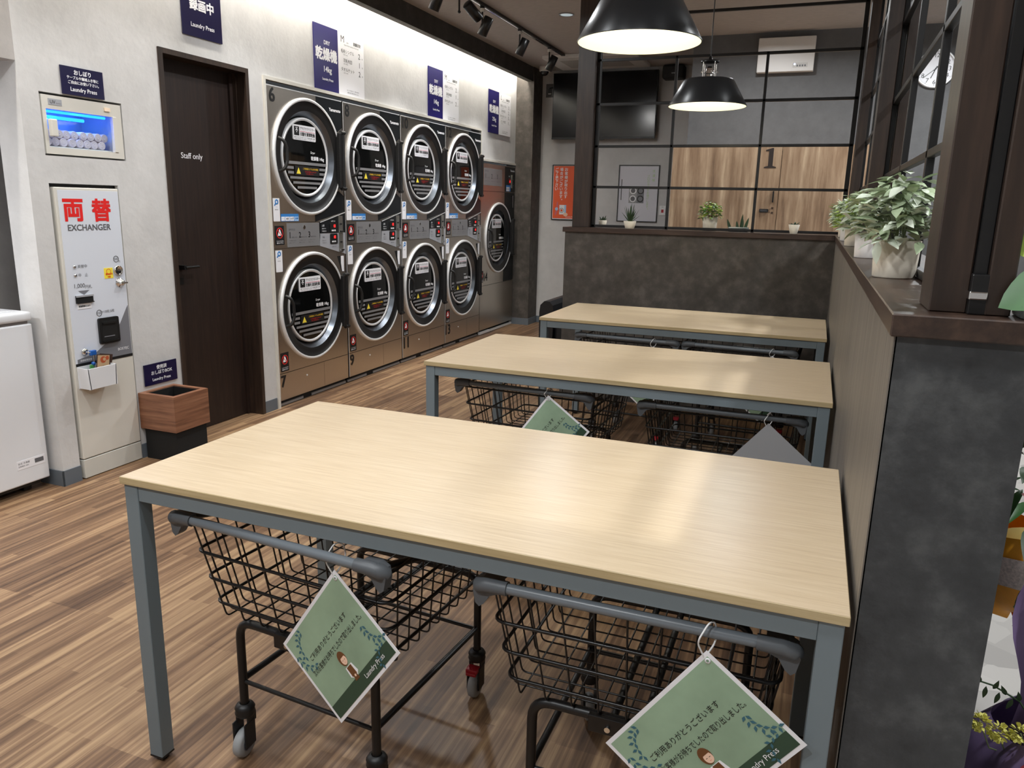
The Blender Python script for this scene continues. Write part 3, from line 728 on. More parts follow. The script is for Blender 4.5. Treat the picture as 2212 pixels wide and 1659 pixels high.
def prohibit(m, a0, b0, a1, b1):
    m.rrect(a0, b0, a1, b1, .004, .0002, .0012, INKB)
    w = a1 - a0; ca = (a0 + a1) / 2; cb = b0 + (b1 - b0) * .62; r = w * .36
    m.poly([(ca - r * .62, cb - r * .5), (ca + r * .62, cb - r * .5), (ca + r * .35, cb + r * .2), (ca + r * .1, cb + r * .75), (ca - r * .1, cb + r * .75), (ca - r * .35, cb + r * .2)], .0012, .0018, INKW)
    m.lathe(ca, cb, [(r * 1.05, .0018), (r * 1.05, .0024), (r * .88, .0024), (r * .88, .0018)], INKR, 22)
    d_ = r * .7; m.poly([(ca - d_, cb + d_ * .85), (ca - d_ * .85, cb + d_), (ca + d_, cb - d_ * .85), (ca + d_ * .85, cb - d_)], .0018, .0022, INKR)
    m.text('引火のおそれがある物は', a0 + w * .12, b0 + (b1 - b0) * .17, a1 - w * .12, b0 + (b1 - b0) * .235, INKW, .0018, 0, keep=False).text('使わないで下さい', a0 + w * .14, b0 + (b1 - b0) * .07, a1 - w * .14, b0 + (b1 - b0) * .14, INKW, .0018, .02, keep=False)
def bluewhite(m, a0, b0, a1, b1):
    w = a1 - a0; h = b1 - b0
    m.rrect(a0, b0, a1, b1, .004, .0002, .0012, PAPER).lathe(a0 + w * .55, b0 + h * .84, [(w * .26, .0014), (w * .26, .002), (w * .12, .002), (w * .12, .0014)], INKBL, 14).poly([(a0 + w * .15, b0 + h * .68), (a0 + w * .38, b0 + h * .82), (a0 + w * .5, b0 + h * .76), (a0 + w * .28, b0 + h * .66)], .0012, .0018, INKBL)
    m.text('アプリ', a0 + w * .2, b0 + h * .60, a1 - w * .2, b0 + h * .64, INKBL, .0018, 0).text('簡単決済', a0 + w * .15, b0 + h * .48, a1 - w * .15, b0 + h * .53, INKG, .0018, 0)
TW = .812
def tower(y, top, bottom, label):
    t = thing('dryer_tower', label, 'dryer', (XD, y, 0), 0, 'stacked dryers along the left wall')
    def q(): return MB((0, 0, 0), **LW)
    ca, cu, cl, hr = .405, 1.613, .633, .345
    m = q(); e = .004
    z = lambda b0, b1: m.box(e, b0, -.55, TW - e, b1, 0, STEEL)
    m.box(e, .045, -.06, TW - e, .222, 0, STEEL).box(e, 1.036, -.06, TW - e, 1.197, -.001, STEEL)
    m.plate_hole(e, .226, TW - e, 1.034, ca, cl, hr, 0, STEEL).plate_hole(e, 1.199, TW - e, 2.017, ca, cu, hr, 0, STEEL)
    m.box(e, .045, -.56, TW - e, 2.017, -.52, STEEL).box(e, .045, -.52, e + .003, 2.017, -.001, STEEL).box(TW - e - .003, .045, -.52, TW - e, 2.017, -.001, STEEL).box(e, 2.012, -.52, TW - e, 2.017, -.001, STEEL)
    m.box(e, .218, -.03, TW - e, .23, -.004, SEAM).box(e, 1.030, -.03, TW - e, 1.040, -.004, SEAM).box(.02, .0, -.4, TW - .02, .045, -.02, SEAM)
    m.box(e, .006, -.025, TW * .33, .022, -.014, LGREY).box(TW * .45, .006, -.025, TW - .02, .022, -.014, LGREY)
    m.box(.503, .05, -.01, .5045, .218, .0004, SEAM)
    m.disc(.30, .165, .006, -.001, .003, SILVER, 10)
    m.box(e, .05, .0004, e + .004, 2.010, .0015, SILVER).box(e, 2.011, .0004, TW - e, 2.017, .0015, SILVER)
    m.build('cabinet', t)
    m = q().poly([(.508, 2.010), (.806, 2.010), (.806, 1.837), (.738, 1.800), (.508, 1.92)], .0002, .0014, CHARP).text('Yamamoto', .655, 1.932, .790, 1.960, INKW, .002, .03); m.build('corner_panel', t)
    m = q().poly([(.457, 1.200), (.806, 1.263), (.806, 1.375), (.742, 1.408), (.457, 1.30)], .0002, .0014, CHARP)
    m.build('corner_panel', t)
    m = q().text(top, .034, 1.922, .034 + .05 * len(top), 2.003, INKB, .002, .02); m.build('number', t)
    m = q().text(bottom, .022, .126, .022 + .048 * len(bottom), .217, INKB, .002, .02); m.build('number', t)
    m = q().box(.148, 1.040, -.002, .500, 1.193, .001, LGREY).text('操作方法', .165, 1.143, .230, 1.160, INKG, .0016, 0).disc(.330, 1.165, .013, .001, .003, CHROME, 14).disc(.330, 1.165, .006, .003, .004, SEAM, 10)
    for i, (a, tx) in enumerate(((.165, '衣類を入れる'), (.270, '料金を入れる'), (.372, '自動で始まる'))):
        m.text(str(i + 1), a, 1.098, a + .022, 1.136, INKB, .0016, .015).text(tx, a + .026, 1.098, a + .085, 1.107, INKG, .0016, .01, keep=False)
        m.text('ドアを閉めてください', a, 1.078, a + .075, 1.084, INKG, .0016, 0, keep=False).text('確認してから', a, 1.064, a + .062, 1.070, INKG, .0016, 0, keep=False)
    m.build('instruction_panel', t)
    cp = q().poly([(.506, 1.198), (.806, 1.262), (.806, 1.121), (.506, 1.121)], .001, .006, CHARP).poly([(.506, 1.119), (.806, 1.119), (.806, .966), (.497, 1.036)], .001, .006, PGREY).poly([(.504, 1.197), (.808, 1.263), (.808, 1.258), (.504, 1.192)], .005, .008, SILVER)
    cp.text('上段', .520, 1.165, .552, 1.180, INKW, .0066, .01).text('操作ボタン', .520, 1.147, .575, 1.156, INKW, .0066, 0).text('料金投入口', .520, 1.131, .575, 1.140, INKW, .0066, 0)
    cp.text('下段', .520, 1.086, .552, 1.100, INKG, .0066, .01).text('操作ボタン', .520, 1.066, .575, 1.075, INKG, .0066, 0).text('料金投入口', .520, 1.051, .575, 1.060, INKG, .0066, 0)
    cp.text('100円 10分', .620, 1.196, .700, 1.206, INKW, .0066, 0).text('100円 10分', .625, 1.020, .700, 1.030, INKG, .0066, 0)
    cp = cp.build('control_panel', t)
    for zz in (1.120, 1.044):
        m = q().rrect(.615, zz, .705, zz + .070, .008, .006, .009, BLACKP).text('1', .672, zz + .038, .684, zz + .058, LED, .0096, .03).text('8', .660, zz + .038, .672, zz + .058, LED, .0096, .02)
        for i in range(3): m.disc(.640 + i * .018, zz + .017, .006, .009, .0105, INKW, 10)
        m.build('display', cp)
    m = q().box(.722, .985, .005, .772, 1.238, .010, mat('coin_metal', (190, 190, 184), .3, metal=.9)).box(.735, 1.175, .01, .758, 1.185, .014, SEAM).box(.728, 1.125, .01, .768, 1.135, .022, CHROME).box(.735, 1.05, .01, .758, 1.06, .014, SEAM).box(.728, .995, .01, .768, 1.005, .022, CHROME); m.build('coin_slot', cp)
    m = q().poly([(.705, .955), (.785, .955), (.785, .840), (.755, .845), (.725, .91)], .0003, .0012, SEAM).poly([(.748, .955), (.785, .955), (.785, .842), (.760, .845), (.748, .90)], .0012, .0022, PAPER); m.build('side_pocket', t)
    m = q(); bluewhite(m, .020, 1.206, .085, 1.348); m.build('sticker', t)
    m = q(); bluewhite(m, .022, .888, .088, 1.025); m.build('sticker', t)
    m = q().box(.093, 1.205, .0002, .275, 1.252, .0012, INKBL)
    for (a0, a1) in ((.096, .130), (.134, .180), (.184, .224)): m.box(a0, 1.208, .0012, a1, 1.234, .0018, PAPER)
    m.box(.228, 1.208, .0012, .272, 1.234, .0018, INKLB).text('コース', .10, 1.215, .126, 1.228, INKBL, .0024, 0).text('10分', .138, 1.215, .176, 1.228, INKB, .0024, .02).text('100円', .187, 1.215, .222, 1.228, INKB, .0024, 0).text('お得', .233, 1.215, .268, 1.23, INKBL, .0024, .02)
    m.build('price_sticker', t)
    m = q(); prohibit(m, .028, 1.058, .118, 1.178); m.build('warning_sticker', t)
    m = q(); prohibit(m, .024, .236, .108, .362); m.build('warning_sticker', t)
    dryer_door(t, ca, cu, '14kg'); dryer_door(t, ca, cl, '14kg', .368)
for y, a, b, lb in ((2.817, '6', '7', 'stacked steel dryers numbered 6 and 7, nearest the staff door'), (3.634, '8', '9', 'stacked steel dryers numbered 8 and 9'), (4.448, '10', '11', 'stacked steel dryers numbered 10 and 11'), (5.260, '12', '13', 'stacked steel dryers numbered 12 and 13, next to the shorter single one')):
    tower(y, a, b, lb)
# single large dryer 14
t = thing('large_dryer', 'single large steel dryer numbered 14 beside the concrete pillar', 'dryer', (XD, 6.074, 0))
def q(): return MB((0, 0, 0), **LW)
DW = .938
m = q(); e = .004
m.box(e, .05, -.6, DW - e, .509, 0, STEEL).plate_hole(e, .513, DW - e, 1.470, .485, .991, .345, 0, STEEL).box(e, 1.474, -.6, DW - e, 1.744, 0, STEEL).box(e, .505, -.6, DW - e, 1.48, -.56, STEEL).box(e, .505, -.56, e + .003, 1.48, -.001, STEEL).box(DW - e - .003, .505, -.56, DW - e, 1.48, -.001, STEEL).box(e, .505, -.06, DW - e, .515, -.004, SEAM).box(e, 1.468, -.06, DW - e, 1.477, -.004, SEAM)
m.box(.02, 0, -.4, DW - .02, .05, -.03, SEAM).box(.01, .006, -.02, DW * .3, .03, .004, SILVER).box(DW * .32, .006, -.02, DW - .02, .026, .004, SILVER)
m.build('cabinet', t)
m = q().box(.64, .515, .0002, DW - .006, 1.468, .0014, CHARP); m.build('side_panel', t)
m = q().box(.07, 1.530, .0002, .560, 1.700, .001, LGREY).text('操作方法', .10, 1.66, .19, 1.685, INKG, .0016, 0)
for i, a in enumerate((.10, .26, .41)): m.text(str(i + 1), a, 1.60, a + .032, 1.645, INKB, .0016, .01).text('ボタンを押す', a + .04, 1.60, a + .12, 1.61, INKG, .0016, 0, keep=False).text('料金を入れて下さい', a, 1.568, a + .12, 1.577, INKG, .0016, 0, keep=False)
m.build('instruction_panel', t)
cp = q().box(.64, 1.477, .0002, DW - .006, 1.738, .003, CHARP).text('Yamamoto', .79, 1.69, .915, 1.715, INKW, .0036, .03).text('大型', .74, 1.635, .775, 1.65, INKW, .0036, 0).build('control_panel', t)
m = q().rrect(.745, 1.555, .800, 1.620, .004, .003, .006, mat('display_red', (90, 10, 16), .3)).text('8', .768, 1.575, .785, 1.60, LED, .0066, .02); m.build('display', cp)
m = q().box(.815, 1.52, .003, .850, 1.66, .008, MATS['coin_metal']).box(.82, 1.60, .008, .845, 1.61, .016, CHROME).box(.82, 1.54, .008, .85, 1.55, .016, CHROME); m.build('coin_slot', cp)
m = q(); bluewhite(m, .685, 1.555, .735, 1.70); o = m.build('sticker', t)
m = q().box(.675, 1.482, .0032, .80, 1.548, .0042, INKBL).box(.678, 1.485, .0042, .77, 1.528, .005, PAPER).text('10分100円', .68, 1.495, .765, 1.52, INKB, .0056, 0); m.build('price_sticker', t)
m = q().poly([(.83, 1.44), (.90, 1.44), (.90, 1.30), (.875, 1.30), (.85, 1.38)], .0016, .0022, SEAM).poly([(.872, 1.44), (.895, 1.44), (.895, 1.31), (.88, 1.31)], .0022, .0030, LGREY); m.build('side_pocket', t)
m = q(); prohibit(m, .010, .548, .085, .668); m.build('warning_sticker', t)
m = q().text('14', .105, .560, .195, .640, INKB, .002, .015); m.build('number', t)
dryer_door(t, .485, .991, '25kg')

# ================================================================== folding tables and carts
TH = .7319
def make_table(label, y):
    t = thing('folding_table', label, 'table', (.75 - .002, y + .373, 0), 0, 'folding tables in the middle of the room')
    hx, hy, H = .75, .373, TH
    m = MB().box(-hx, -hy, H - .017, hx, hy, H, OAKE, .0012, 1)
    k = len(m.Fc)
    m.box(-hx + .0012, -hy + .0012, H - .001, hx - .0012, hy - .0012, H + .0003, OAK); m.build('tabletop', t)
    L = .038; ins = .006; zt = H - .017
    for sx in (-1, 1):
        for sy in (-1, 1):
            x = sx * (hx - ins - L / 2); yy = sy * (hy - ins - L / 2)
            lg = MB().box(x - L / 2, yy - L / 2, .014, x + L / 2, yy + L / 2, zt, GREYM, .0015, 1).build('leg', t)
            MB((x, yy, 0)).lathe(0, 0, [(.013, 0), (.014, .002), (.014, .010), (.019, .010)], BLACKP, 14, capend=False).box(-L / 2, -L / 2, .010, L / 2, L / 2, .0145, BLACKP).build('foot', lg)
    for sy in (-1, 1):
        yy = sy * (hy - ins - .016)
        MB().box(-hx + ins + L, yy - .014, zt - .038, hx - ins - L, yy + .014, zt, GREYM, .0012, 1).build('rail', t)
    for sx in (-1, 1):
        x = sx * (hx - ins - .016)
        MB().box(x - .014, -hy + ins + L, zt - .038, x + .014, hy - ins - L, zt, GREYM, .0012, 1).build('rail', t)
    return t
TY = (0.0, 1.4519, 2.8407)
tb = make_table('nearest of the three pale wood tables, its whole front and legs in view', TY[0])
dup(tb, (.747, TY[1] + .373, 0), 0, 'middle of the three pale wood tables, behind the nearest one')
dup(tb, (.743, TY[2] + .373, 0), 0, 'farthest pale wood table, standing against the back half wall')

CG = 'laundry carts under the folding tables'
def make_cart(label, loc, rz):
    """local: x across, y away from the handle, origin on the floor below the front legs' line"""
    t = thing('laundry_cart', label, 'cart', loc, rz, CG)
    # basket: top/bottom half sizes, front/back
    def lev(z):       # half width, front y, back y at height z
        k = (z - .375) / (.625 - .375)
        return .242 + .036 * k, .020 - .050 * k, .560 + .030 * k
    m = MB()
    def ring(z, r):
        hw, f_, b_ = lev(z)
        m.tube(fillet([(-hw, f_, z), (hw, f_, z), (hw, b_, z), (-hw, b_, z)], .03, 5, True), r, WIRE, 8, closed=True)
    for z in (.412, .478, .548): ring(z, .0038)
    ring(.622, .0036)
    z0, z1 = .375, .622
    h0, f0, b0 = lev(z0); h1, f1, b1 = lev(z1)
    nx, ny = 9, 12
    r = .0021
    for i in range(nx):
        s = (-1 + 2 * i / (nx - 1)) * .90
        m.tube(fillet([(s * h1, f1, z1), (s * h0, f0, z0), (s * h0, b0, z0), (s * h1, b1, z1)], .014, 3), r, WIRE, 6)
    for j in range(ny):
        k = .06 + .88 * j / (ny - 1); y_0 = f0 + (b0 - f0) * k; y_1 = f1 + (b1 - f1) * k
        m.tube(fillet([(-h1, y_1, z1), (-h0, y_0, z0), (h0, y_0, z0), (h1, y_1, z1)], .014, 3), r, WIRE, 6)
    m.build('basket', t)
    # tubular frame
    TR = .0105; LH = .196
    for y_ in (.035, .505):
        m = MB().tube(fillet([(-LH, y_, .115), (-LH, y_, .362), (LH, y_, .362), (LH, y_, .115)], .045, 6), TR, BLACKM, 12); m.build('leg_frame', t)
    for x_ in (-.030, .030): MB().tube([(x_, .035, .360), (x_, .505, .360)], .008, BLACKM, 10).build('basket_support', t)
    for x_ in (-LH, LH): MB().tube([(x_, .035, .205), (x_, .505, .205)], .008, BLACKM, 10).build('side_rail', t)
    for y_ in (.035, .505): MB().tube([(-LH, y_, .200), (LH, y_, .200)], .0055, BLACKM, 8).build('cross_rod', t)
    br = MB().box(-.075, .018, .335, .010, .030, .372, BLACKM, .002).build('bracket', t)
    MB((-.035, .0165, .350), (1, 0, 0), (0, 0, 1)).disc(0, 0, .006, -.002, .003, CHROME, 10).build('screw', br)
    for sx in (-1, 1): MB().tube(fillet([(sx * .258, -.045, .641), (sx * .265, .02, .624), (sx * .272, .12, .60)], .02), .008, BLACKM, 8).build('handle_arm', t)
    m = MB().tube([(-.235, -.055, .645), (.235, -.055, .645)], .0105, HANDLE, 14); m.build('handle', t)
    for sx in (-1, 1):
        m = MB()
        m.tube([(sx * .222, -.055, .645), (sx * .262, -.055, .645), (sx * .278, -.052, .641), (sx * .284, -.040, .633)], [.0140, .0150, .0165, .014], GRIP, 12)
        prof = [(.236, .656), (.272, .658), (.288, .649), (.292, .629), (.287, .604), (.279, .597), (.270, .604), (.258, .623), (.236, .631)]
        m.frame((0, -.044, 0), (sx, 0, 0), (0, 0, 1), (0, -1, 0)); m.poly(prof, -.012, .012, GRIP)
        m.build('handle_end', t)
    for (x_, y_, brake, a) in ((-LH, .035, 0, .15), (LH, .035, 1, -.3), (-LH, .505, 0, .4), (LH, .505, 1, .1)):
        c = MB((x_, y_, 0)).lathe(0, 0, [(.012, .140), (.020, .136), (.0245, .128), (.022, .122), (.0245, .115), (.022, .108), (.012, .104)], BLACKP, 18).build('caster', t)
        ca, sa = math.cos(a), math.sin(a)
        def fr(mm): return mm.frame((x_, y_, 0), (ca, sa, 0), (-sa, ca, 0))
        m = fr(MB())
        for sx in (-1, 1): m.box(sx * .0155 - .002, -.014, .088, sx * .0155 + .002, .018, .112, BLACKP); m.poly  # cheeks
        for sx in (-1, 1): m.box(sx * .0165 - .0025, -.028, .028, sx * .0165 + .0025, .012, .096, BLACKP, .002)
        m.build('fork', c)
        m = fr(MB()); m.frame((x_, y_, .0365) + Vector((0, 0, 0)) if False else Vector((x_, y_, .0365)) - Vector((-sa, ca, 0)) * .010, (-sa, ca, 0), (0, 0, 1), (ca, sa, 0))
        m.lathe(0, 0, [(.010, -.012), (.030, -.012), (.0345, -.009), (.0365, 0), (.0345, .009), (.030, .012), (.010, .012)], RUBG, 26).disc(0, 0, .02, -.0125, .0125, EXG, 16)
        o = m.build('wheel', c); o['label'] = 'pale grey rubber wheel'
        if brake:
            m = fr(MB()); m.box(-.017, -.042, .086, .017, -.012, .098, RED, .003).box(-.015, -.046, .080, .015, -.036, .090, RED, .003); o = m.build('brake_lever', c); o['label'] = 'red brake lever'
    return t
c0 = make_cart('black wire laundry cart under the nearest table, left of the two', (.395, .068, 0), -.080)
HY = -.055
dup(c0, (1.143, .079, 0), 0.0, 'black wire laundry cart under the nearest table, right of the two')
dup(c0, (.389, 1.571, 0), -.05, 'black wire laundry cart under the middle table, left of the two')
dup(c0, (1.136, 1.558, 0), 0.0, 'black wire laundry cart under the middle table, right of the two')
dup(c0, (.485, 2.930, 0), -.05, 'black wire laundry cart under the farthest table, left of the two')
dup(c0, (1.079, 2.915, 0), -.06, 'black wire laundry cart under the farthest table, right of the two')

# ------------------------------------------------------------------ hanging placards
def sprig(m, a, b, ang, n, s, c):
    for i in range(n):
        t_ = i / n; x = a + math.cos(ang + t_ * 1.1) * s * 5.6 * t_; y = b + math.sin(ang + t_ * 1.1) * s * 5.6 * t_
        for sg in (-1, 1):
            g = ang + t_ * 1.1 + sg * .75
            m.poly([(x + math.cos(g) * s * k_ - math.sin(g) * w_ * s, y + math.sin(g) * s * k_ + math.cos(g) * w_ * s) for k_, w_ in ((.1, 0), (.55, -.26), (1.15, 0), (.55, .26))], c, c + .0002, TEAL)
def placard(label, top, w, h, elev, yaw, handle_z, reverse=False, plain=False):
    """sheet hung by its top right corner; yaw turns it about the vertical"""
    t = thing('hanging_placard', label, 'sign', top, 0, 'diamond placards hanging from cart handles')
    ax = Vector((math.cos(yaw), math.sin(yaw), 0)); zz = Vector((0, 0, 1))
    u = ax * math.cos(elev) + zz * math.sin(elev)          # towards the top corner along the text
    v = -ax * math.sin(elev) + zz * math.cos(elev)
    o0 = -u * w - v * 0.0                                    # left corner is the text's upper left
    m = MB(tuple(o0), u, v)
    front, back = (SAGE, GREYBACK) if not reverse else (GREYBACK, SAGE)
    m.box(0, -h, -.0008, w, 0, 0, PAPER if not reverse else GREYBACK)
    if not reverse:
        b = .0075; c = .0003
        m.box(b, -h + b, 0, w - b, -b, c, SAGE).box(b, -h + b, c, w - b, -h + b + h * .14, c + .0003, SAGED)
        m.text('ご利用ありがとうございます', w * .17, -h * .385, w * .80, -h * .305, INKB, c + .0008, .004).text('次のお客様がお待ちでしたので取り出しました。', w * .09, -h * .505, w * .92, -h * .44, INKB, c + .0008, .004, keep=False)
        m.text('Laundry Press', w * .56, -h + b + h * .035, w * .86, -h + b + h * .10, INKW, c + .0009, .005)
        sprig(m, w * .26, -h * .085, PI * .98, 6, h * .055, c + .0004); sprig(m, w * .055, -h * .22, PI * 1.42, 5, h * .055, c + .0004)
        sprig(m, w * .86, -h * .55, -1.9, 6, h * .055, c + .0006); sprig(m, w * .93, -h * .80, PI * .93, 5, h * .05, c + .0009)
        # printed figure of a bowing shop assistant
        fx_, fy_ = w * .47, -h * .60; q_ = c + .0010; s_ = h
        m.disc(fx_, fy_, s_ * .062, c + .0003, q_, HAIRB, 20, s_ * .078).disc(fx_ + s_ * .012, fy_ - s_ * .022, s_ * .046, q_, q_ + .0002, SKIN, 18, s_ * .050)
        m.poly([(fx_ - s_ * .035, fy_ + s_ * .01), (fx_ + s_ * .06, fy_ + s_ * .012), (fx_ + s_ * .045, fy_ + s_ * .05), (fx_ - s_ * .02, fy_ + s_ * .05)], q_ + .0002, q_ + .0003, HAIRB)
        for dx in (-.008, .028): m.box(fx_ + s_ * (dx - .008), fy_ - s_ * .022, q_ + .0002, fx_ + s_ * (dx + .008), fy_ - s_ * .018, q_ + .0003, INKB)
        m.box(fx_ + s_ * .004, fy_ - s_ * .050, q_ + .0002, fx_ + s_ * .018, fy_ - s_ * .047, q_ + .0003, INKR)
        m.poly([(fx_ - s_ * .05, fy_ - s_ * .09), (fx_ + s_ * .07, fy_ - s_ * .09), (fx_ + s_ * .09, fy_ - s_ * .19), (fx_ + s_ * .02, fy_ - s_ * .24), (fx_ - s_ * .06, fy_ - s_ * .19)], c + .0003, q_ - .0004, INKW)
        m.poly([(fx_ - s_ * .03, fy_ - s_ * .095), (fx_ + s_ * .05, fy_ - s_ * .095), (fx_ + s_ * .055, fy_ - s_ * .20), (fx_ - s_ * .035, fy_ - s_ * .20)], q_ - .0004, q_ - .0002, HAIRB)
        m.poly([(fx_ - s_ * .02, fy_ - s_ * .20), (fx_ + s_ * .045, fy_ - s_ * .20), (fx_ + s_ * .05, fy_ - s_ * .25), (fx_ - s_ * .03, fy_ - s_ * .25)], q_ - .0006, q_ - .0003, HAIRB)
        m.disc(fx_ + s_ * .015, fy_ - s_ * .205, s_ * .014, q_ - .0002, q_, SKIN, 10)
        m.lathe(w - .013, -.013, [(.005, .0004), (.005, .0014), (.0025, .0014)], PAPER, 12)
    m.build('sheet', t)
    hz = handle_z - top[2]
    pts = [(-.003, .002, -.016), (-.014, -.006, hz * .35), (-.013, -.010, hz * .75), (0, .004, hz + .018), (.008, .022, hz + .012), (.013, .024, hz * .6), (.010, .012, hz * .2), (-.002, .004, -.016)]
    MB().tube(fillet(pts, .02, 4), .0016, WHITE, 6).build('cable_tie', t)
    return t
placard('green thank-you placard hanging from the left cart under the nearest table', (.5495, .0118, .6137), .281, .214, .938, -.201, .652)
placard('green thank-you placard hanging from the right cart under the nearest table', (1.288, .0048, .6203), .294, .208, .968, -.103, .652)
placard('green placard hanging from the left cart under the middle table, half hidden', (.505, 1.492, .640), .294, .208, math.radians(54), 0, .648)
placard('placard turned to its plain grey back, hanging under the middle table', (1.303, 1.482, .632), .294, .208, math.radians(50), .06, .648, reverse=True)
placard('white tip of a placard under the farthest table, left of the two', (.640, 2.845, .622), .294, .208, math.radians(50), 0, .645, )
placard('white tip of a placard under the farthest table, right of the two', (1.246, 2.832, .628), .294, .208, math.radians(50), 0, .645)

# ================================================================== pendant lamps
def pendant(label, x, y, z):
    t = thing('pendant_lamp', label, 'pendant lamp', (x, y, z), 0, 'black pendant lamps over the tables')
    m = MB().lathe(0, 0, [(.213, 0), (.2135, .004), (.140, .132), (.134, .140), (.060, .146), (.001, .146)], mat('shade_black', (30, 33, 37), .32), 56); m.build('lamp_shade', t)
    m = MB().lathe(0, 0, [(.2105, .0005), (.2085, .004), (.136, .128), (.060, .140), (.001, .140)], SHADEIN, 48); o = m.build('shade_lining', t); o['label'] = 'white inside of the shade'
    m = MB()
    for i in range(4):
        a = PI / 4 + i * PI / 2; m.tube([(.044 * math.cos(a), .044 * math.sin(a), .145), (.044 * math.cos(a), .044 * math.sin(a), .238)], .003, CHROME, 8)
    m.lathe(0, 0, [(.046, .180), (.046, .184), (.040, .184), (.040, .180), (.046, .180)], CHROME, 24).lathe(0, 0, [(.02, .145), (.02, .20), (.012, .21)], CHROME, 18).lathe(0, 0, [(.049, .232), (.049, .240), (.012, .246), (.008, .262), (.001, .262)], BLACKM, 24); m.build('cage_neck', t)
    m = MB().tube([(0, 0, .255), (0, 0, CEIL - z - .02)], .0028, BLACKM, 6); m.build('cord', t)
    m = MB().lathe(0, 0, [(.05, CEIL - z - .025), (.05, CEIL - z - .001)], BLACKM, 24).disc(0, 0, .05, CEIL - z - .026, CEIL - z - .024, BLACKM, 24); m.build('ceiling_rose', t)
    m = MB().sphere((0, 0, .085), .034, BULB, 18, 10).lathe(0, 0, [(.018, .11), (.018, .14)], WHITE, 14); o = m.build('bulb', t); o['label'] = 'glowing bulb'
    lamp('POINT', 'pendant_lamp_light', (x, y, z + .03), PEND, (1, .93, .78), .045)
PEND = 2.6
pendant('nearer black pendant lamp, larger in the photo and cut by its top edge', .75, 1.615, 1.894)
pendant('farther black pendant lamp, hanging lower in front of the steel grid', .75, 3.398, 1.896)

# ================================================================== track spots, downlights
RX = -1.068
m = MB().box(RX - .018, -.5, CEIL - .024, RX + .018, 6.39, CEIL - .002, BLACKM, .002, 1).box(RX - .006, -.49, CEIL - .0255, RX + .006, 6.38, CEIL - .0235, CHROME)
tag(m.build('track_rail', loc=(RX, 2.9, CEIL)), 'black lighting track running along the ceiling above the dryers aisle', 'light track')
def spot(label, y, d, on=True):
    t = thing('track_spotlight', label, 'spotlight', (RX, y, CEIL - .025), 0, 'black spotlights on the ceiling track')
    m = MB().lathe(0, 0, [(.018, 0), (.018, -.012)], BLACKM, 16).lathe(0, 0, [(.017, -.012), (.017, -.036), (.001, -.036)], mat('collar_grey', (190, 186, 180), .5), 16).tube([(0, 0, -.036), (0, 0, -.118)], .0065, BLACKM, 8).sphere((0, 0, -.122), .011, BLACKM, 10, 6); m.build('stem', t)
    d = Vector(d).normalized(); p0 = Vector((.048, .02, -.070)); p1 = p0 + d * .136
    m = MB(tuple(p0), d.orthogonal().normalized(), d.cross(d.orthogonal()).normalized(), tuple(d))
    m.lathe(0, 0, [(.001, 0), (.032, 0), (.036, .004), (.036, .136), (.033, .136), (.031, .128)], mat('spot_black', (16, 16, 17), .3), 28).disc(0, 0, .031, .120, .128, mat('spot_lens', (255, 248, 236), .5, emit=4), 20); m.build('head', t)
    if on:
        w = Vector((RX, y, CEIL - .025)) + p1 + d * .01
        lamp('SPOT', 'track_spotlight_lamp', tuple(w), 26, (1, .98, .96), .03, aim=tuple(w + d), angle=math.radians(75))
spot('leftmost black track spotlight, cut by the top edge of the photo', 3.62, (-.42, .05, -.9))
spot('black track spotlight turned end-on, second from the left', 4.02, (.35, .75, -.55))
spot('third black track spotlight from the left, with a bright streak', 4.42, (-.42, -.05, -.9))
spot('fourth black track spotlight from the left', 5.20, (-.42, -.05, -.9))
spot('black track spotlight at the far end of the track by the dome camera', 5.97, (-.42, -.05, -.9))
for yy in (2.6, 1.8, 1.0, .2):
    lamp('SPOT', 'track_spotlight_lamp', (RX, yy, CEIL - .16), 15, (1, .98, .96), .03, aim=(XW, yy - .05, .8), angle=math.radians(85))
for i, (dx, dy) in enumerate(DOWNLIGHTS):
    if i not in (0,): continue
    t = thing('downlight', 'small round recessed downlight in the ceiling beside the nearer pendant', 'ceiling light', (dx, dy, CEIL))
    MB().lathe(0, 0, [(.060, -.001), (.062, -.006), (.052, -.007), (.048, -.002)], mat('bezel_grey', (150, 150, 150), .4), 32).build('bezel', t)
    MB().disc(0, 0, .048, -.004, -.002, mat('lens_cool', (190, 205, 210), .4, emit=.6), 28).build('lens', t)

# ================================================================== back wall things
t = thing('dome_camera', 'white dome security camera on the ceiling in the far left corner', 'security camera', (-1.475, 7.02, CEIL))
MB().lathe(0, 0, [(.058, 0), (.058, -.045), (.050, -.052), (.046, -.052)], WINWHITE, 28).build('housing', t)
MB().sphere((0, 0, -.050), .045, mat('smoked_dome', (34, 32, 32), .08), 20, 8, v0=PI / 2, v1=PI).build('dome', t)
m = MB((0, YB, 0), **BW).box(-1.545, 2.505, 0, -1.450, 2.645, .008, mat('plate_grey', (78, 76, 76), .5)).box(-1.515, 2.525, .008, -1.480, 2.59, .02, INKB).box(-1.515, 2.535, .02, -1.482, 2.545, .022, WHITE).tube([(-1.50, 2.595, .02), (-1.47, 2.60, .03), (-1.445, 2.60, .03)], .008, INKB, 8)
tag(m.build('outlet_plate', loc=(-1.497, YB, 2.505)), 'dark outlet plate with a black plug beside the television', 'outlet')
t = thing('television', 'large black wall-mounted television on the back wall, screen off', 'television', (-.86, YB - .08, 2.06))
m = MB((0, 0, 0), **BW).box(-.57, 0, -.02, .57, .675, .03, BLACKP, .004).box(-.562, .014, .03, .562, .667, .0315, TVB); m.build('screen', t)
m = MB((0, 0, 0), **BW).box(-.57, -.006, .01, .57, .008, .033, BLACKP).box(-.03, -.016, .012, .02, -.004, .03, BLACKP); m.build('bottom_bezel', t)
